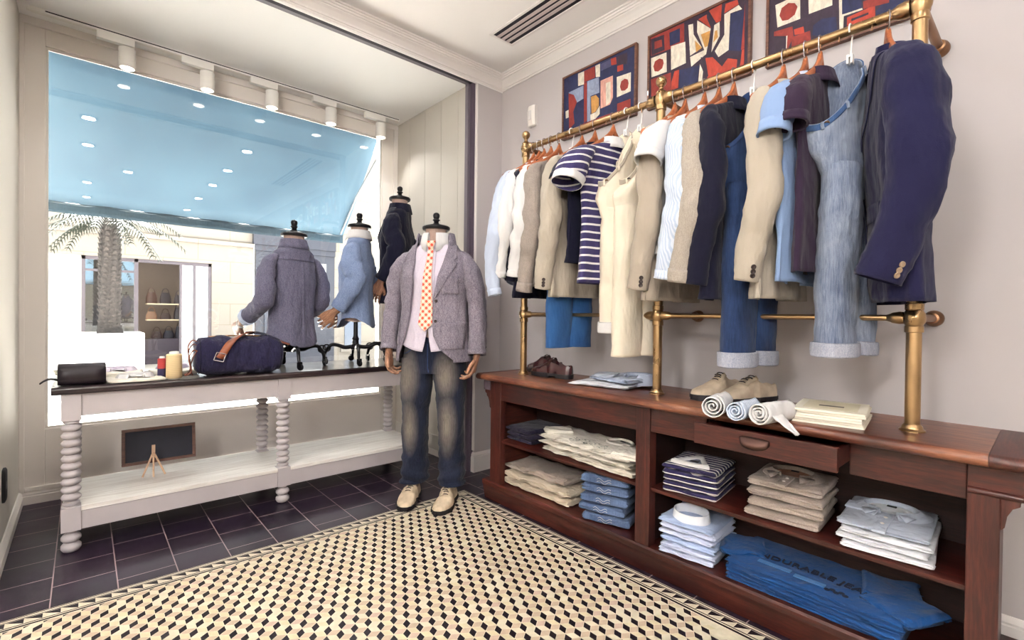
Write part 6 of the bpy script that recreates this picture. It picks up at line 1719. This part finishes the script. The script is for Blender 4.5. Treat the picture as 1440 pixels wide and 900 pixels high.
# ------------------------------------------------------------------ goods on the display table
TT = .7555
def duffle():
    t = thing('duffle_bag', 'navy canvas duffle bag with a brown leather strap on the table', 'bag', (.655, 3.035, TT), R(-3))
    cv = fabric('canvas_navy', (46, 42, 74), (30, 28, 52), 'heather', mott=.25, wr=1.0, wscale=14)
    lt = leather('tan_leather', (150, 82, 52), .35); dk = fabric('webbing_navy', (28, 26, 46), mott=.1)
    L, D, H = .215, .105, .104
    def ring(x, k=1.0, dz=0):
        out = []
        for j in range(40):
            a = 2 * PI * j / 40; y = D * k * S(math.cos(a), 2.7); z = H * k * S(math.sin(a), 2.5) + H + dz
            q = Vector((x, y, z)); d = .006 * nz(q, 16, 3) + .004 * nz(q, 34, 5)
            if z > H * 1.4: d += .007 * math.sin(q.x * 60 + q.y * 25) * (z - H * 1.4) / H
            q = q + Vector((0, y, z - H)).normalized() * d; q.z = max(q.z, .0005); out.append(q)
        return out
    m = MB(); rows = []
    for i in range(41):
        u = -1 + 2 * i / 40; k = (1 - abs(u) ** 7 * .28) * (1 - .03 * math.cos(u * 6)); rows.append(ring(L * (u if abs(u) < .96 else math.copysign(.96 + (abs(u) - .96) * .6, u)), k))
    m.loft(rows); m.build('body', cv, t, angle=60)
    for s in (-1, 1):        # piped seams and end panels
        m = MB(); m.tube([p + (p - Vector((p.x, 0, H))).normalized() * .002 for p in rows[2 if s < 0 else 38]] + [rows[2 if s < 0 else 38][0]], .0032, 6, caps=False); m.build('piping', dk, t)
    m = MB(); m.tube([(-.15, .0, 2 * H - .001), (-.05, .008, 2 * H + .004), (.06, .0, 2 * H + .003), (.16, .004, 2 * H - .003)], .005, 6, flat=.5); m.build('zip', M_brassd, t)
    def strap(pts, w, mat, name, th=.004, side=None, par=None):
        P = catmull([Vector(p) for p in pts], 40); m = MB(); a, b_ = [], []
        for i, p in enumerate(P):
            T = (P[min(39, i + 1)] - P[max(0, i - 1)]).normalized(); sd = Vector(side); sd = (sd - T * sd.dot(T)).normalized()
            a.append([p - sd * w / 2, p, p + sd * w / 2])
        m.grid(a); return m.build(name, mat, par or t, solid=th)
    s1 = strap([(-.112, -.113, .098), (-.095, -.116, .125), (-.06, -.098, .178), (-.01, -.055, .214), (.045, -.01, .226), (.07, .02, .222)], .036, lt, 'leather_strap', .0045, (1, 0, .35))
    m = MB()
    for p, q in (((-.138, -.115, .09), (-.095, -.119, .078)), ((-.095, -.119, .078), (-.082, -.119, .118)), ((-.082, -.119, .118), (-.124, -.115, .13)), ((-.124, -.115, .13), (-.138, -.115, .09))): m.tube([p, q], .003, 6)
    m.build('buckle', M_chrome, s1)
    strap([(.03, .03, .224), (.09, .0, .226), (.15, -.03, .205), (.195, -.04, .165), (.222, -.03, .13)], .05, dk, 'webbing_strap', .004, (0, 1, .2))
    strap([(.165, .05, .19), (.205, .03, .178), (.238, .01, .165), (.262, .0, .155)], .03, lt, 'end_tab', .005, (0, 1, .3))
    for q, (y, z) in enumerate(((-.05, .16), (-.02, .18), (-.07, .13))):
        m = MB(); m.tube(catmull([Vector(p) for p in ((-.2, y, z), (-.225, y - .01, z + .012), (-.245, y - .02, z - .03), (-.235, y - .03, .04 - q * .008 + .01), (-.262, y - .03, .015))], 16), .0032, 6); m.build('lace_cord', leather('dark_cord_leather', (92, 48, 38), .5) if q == 0 else lt, t)
    strap([(-.2, -.06, .15), (-.225, -.055, .10), (-.235, -.05, .05), (-.225, -.05, .01)], .03, leather('oxblood_tab', (104, 46, 40), .4), 'end_flap', .004, (0, 1, 0))
duffle()

def pouch():
    t = thing('toiletry_roll', 'black rolled leather pouch at the left end of the table', 'pouch', (-.004, 2.99, TT), 0)
    bk = leather('black_pebble_leather', (34, 24, 32), .45)
    L, r = .083, .048; m = MB(); rows = []
    for i in range(17):
        u = -1 + 2 * i / 16; k = 1 - .06 * abs(u) ** 10
        rows.append([(L * u, r * 1.1 * k * S(math.cos(a), 2.9), r + r * k * S(math.sin(a), 2.9)) for a in [2 * PI * j / 32 for j in range(32)]])
    m.loft(rows); m.build('body', bk, t, angle=50)
    m = MB(); rows = [[Vector((L * .985 * u, -r * 1.1 * math.cos(q) - .0015, r + r * math.sin(q) + .0015)) for u in (-1, -.5, 0, .5, 1)] for q in [R(-38) + k * R(150) / 14 for k in range(15)]]
    m.grid(rows); m.build('flap', bk, t, solid=.003)
    m = MB()
    for q in range(3): m.box(-L - .008 - .003 * q, -L + .02, -.03, .03, .052 + q * .008, .0535 + q * .008)
    m.build('cards', plain('paper_cream', (232, 222, 200), .7), t, smooth=False)
    m = MB(); rows = [[Vector((-L + .002 - .012 * k, (j - 1.5) * .016, .026 + .016 * math.sin(k * .55) - .0035 * k)) for j in range(4)] for k in range(6)]
    m.grid(rows); m.build('pull_tab', bk, t, solid=.005)
pouch()

def table_shirt(label, x, y, rot, seed, col, w=.2, d=.2, h=.018, z=TT):
    o = thing('folded_shirt', label, 'shirt', (x, y, z), rot, 'white shirts laid out on the table')
    m = MB(); slab(m, w, d, h, seed, 2, .005, .004, .012); m.build('folded_body', F_tee, o, angle=70)
    m = MB(); collar(m, (0, .03, h - .001), .06, .045, .016, .042, .02, .45, .025); m.build('collar', col, o, solid=.003)
    m = MB(); m.lathe([(0, 0), (1, .003)], n=20, caps=False)
    for i, v in enumerate(m.v): m.v[i] = Vector((v.x * .055, .03 + v.y * .04, h + .003 + v.z))
    m.build('neck_lining', col, o)
    if seed == 81:
        m = MB(); m.box(.0, .05, -.052, -.048, h + .003, h + .0045); m.build('stitched_label', M_blackm, o, smooth=False)
    return o
table_shirt('white shirt lying flat at the front edge of the table', .195, 3.015, R(2), 81, F_white, .22, .17, .014)
table_shirt('folded white shirt with a lilac-grey collar beside the black pouch', .135, 3.225, R(-6), 82, F_lilac, .2, .2, .03)
table_shirt('folded white shirt with a lilac-grey collar behind the thread cones', .375, 3.225, R(8), 83, fabric('stripe_collar_grey', (176, 168, 186), mott=.1), .19, .2, .03)
def cones():
    th = NT('wound_thread_cream')
    def thread(k, c):
        sp = k.n('SeparateXYZ'); k.l(k.coord('Object'), sp.inputs[0]); f = k.math('FRACT', k.math('MULTIPLY', k.math('ADD', sp.outputs[2], k.math('MULTIPLY', sp.outputs[0], .12)), 170))
        a = lin(c); k.bsdf(k.ramp(f, [(.1, tuple(x * .75 for x in a[:3]) + (1,)), (.5, a)]), .8, 0, k.bump(f, .3, .002)); return k.m
    cr = thread(th, (232, 206, 160)); rd = thread(NT('wound_thread_red'), (176, 62, 62)); bl = thread(NT('wound_thread_navy'), (50, 44, 78))
    t = thing('thread_cone', 'tall cream thread cone standing by the duffle bag', 'thread cone', (.346, 2.982, TT), 0, 'thread cones on the table')
    m = MB(); m.lathe([(0, .003), (.031, .003), (.035, .008), (.034, .122), (.029, .127), (0, .127)], n=28, caps=False); m.build('thread', cr, t)
    m = MB(); m.lathe([(0, 0), (.028, 0), (.028, .003), (0, .003)], n=24, caps=False); m.lathe([(.022, .127), (.02, .138), (.012, .14), (0, .14)], n=24, caps=False); m.build('core', M_white, t)
    t = thing('thread_cone', 'slim red and navy thread reel half hidden behind the cream cone', 'thread cone', (.302, 3.045, TT), 0, 'thread cones on the table')
    m = MB(); m.lathe([(0, .003), (.018, .003), (.02, .006), (.019, .05)], n=24, caps=False); m.build('thread', bl, t)
    m = MB(); m.lathe([(.0195, .05), (.019, .098), (.015, .102), (0, .102)], n=24, caps=False); m.build('thread', rd, t)
    m = MB(); m.lathe([(0, 0), (.016, 0), (.016, .003), (0, .003)], n=20, caps=False); m.lathe([(.012, .102), (.011, .112), (0, .112)], n=20, caps=False); m.build('core', M_white, t)
cones()
# ------------------------------------------------------------------ world, sun, view
def world():
    w = bpy.data.worlds.new('world'); SC.world = w; w.use_nodes = True
    t = w.node_tree; bg = t.nodes['Background']
    bg.inputs[0].default_value = (.93, .97, 1.0, 1); bg.inputs[1].default_value = 3.5
world()
def sun():
    l = bpy.data.lights.new('sun', 'SUN'); l.energy = 58.0; l.angle = R(1); l.color = (1, .96, .92)
    o = bpy.data.objects.new('sun', l); COL.objects.link(o)
    o.rotation_euler = Vector((-.12, -.5, -.82)).to_track_quat('-Z', 'Y').to_euler()
sun()
vs = SC.view_settings
vs.view_transform = 'Standard'; vs.look = 'None'; vs.gamma = 1; vs.use_curve_mapping = False; vs.exposure = 1.02
SC.cycles.use_denoising = True
SC.cycles.max_bounces = 8; SC.cycles.diffuse_bounces = 4; SC.cycles.glossy_bounces = 4; SC.cycles.transparent_max_bounces = 12
SC.cycles.caustics_reflective = False; SC.cycles.caustics_refractive = False
SC.cycles.sample_clamp_indirect = 12
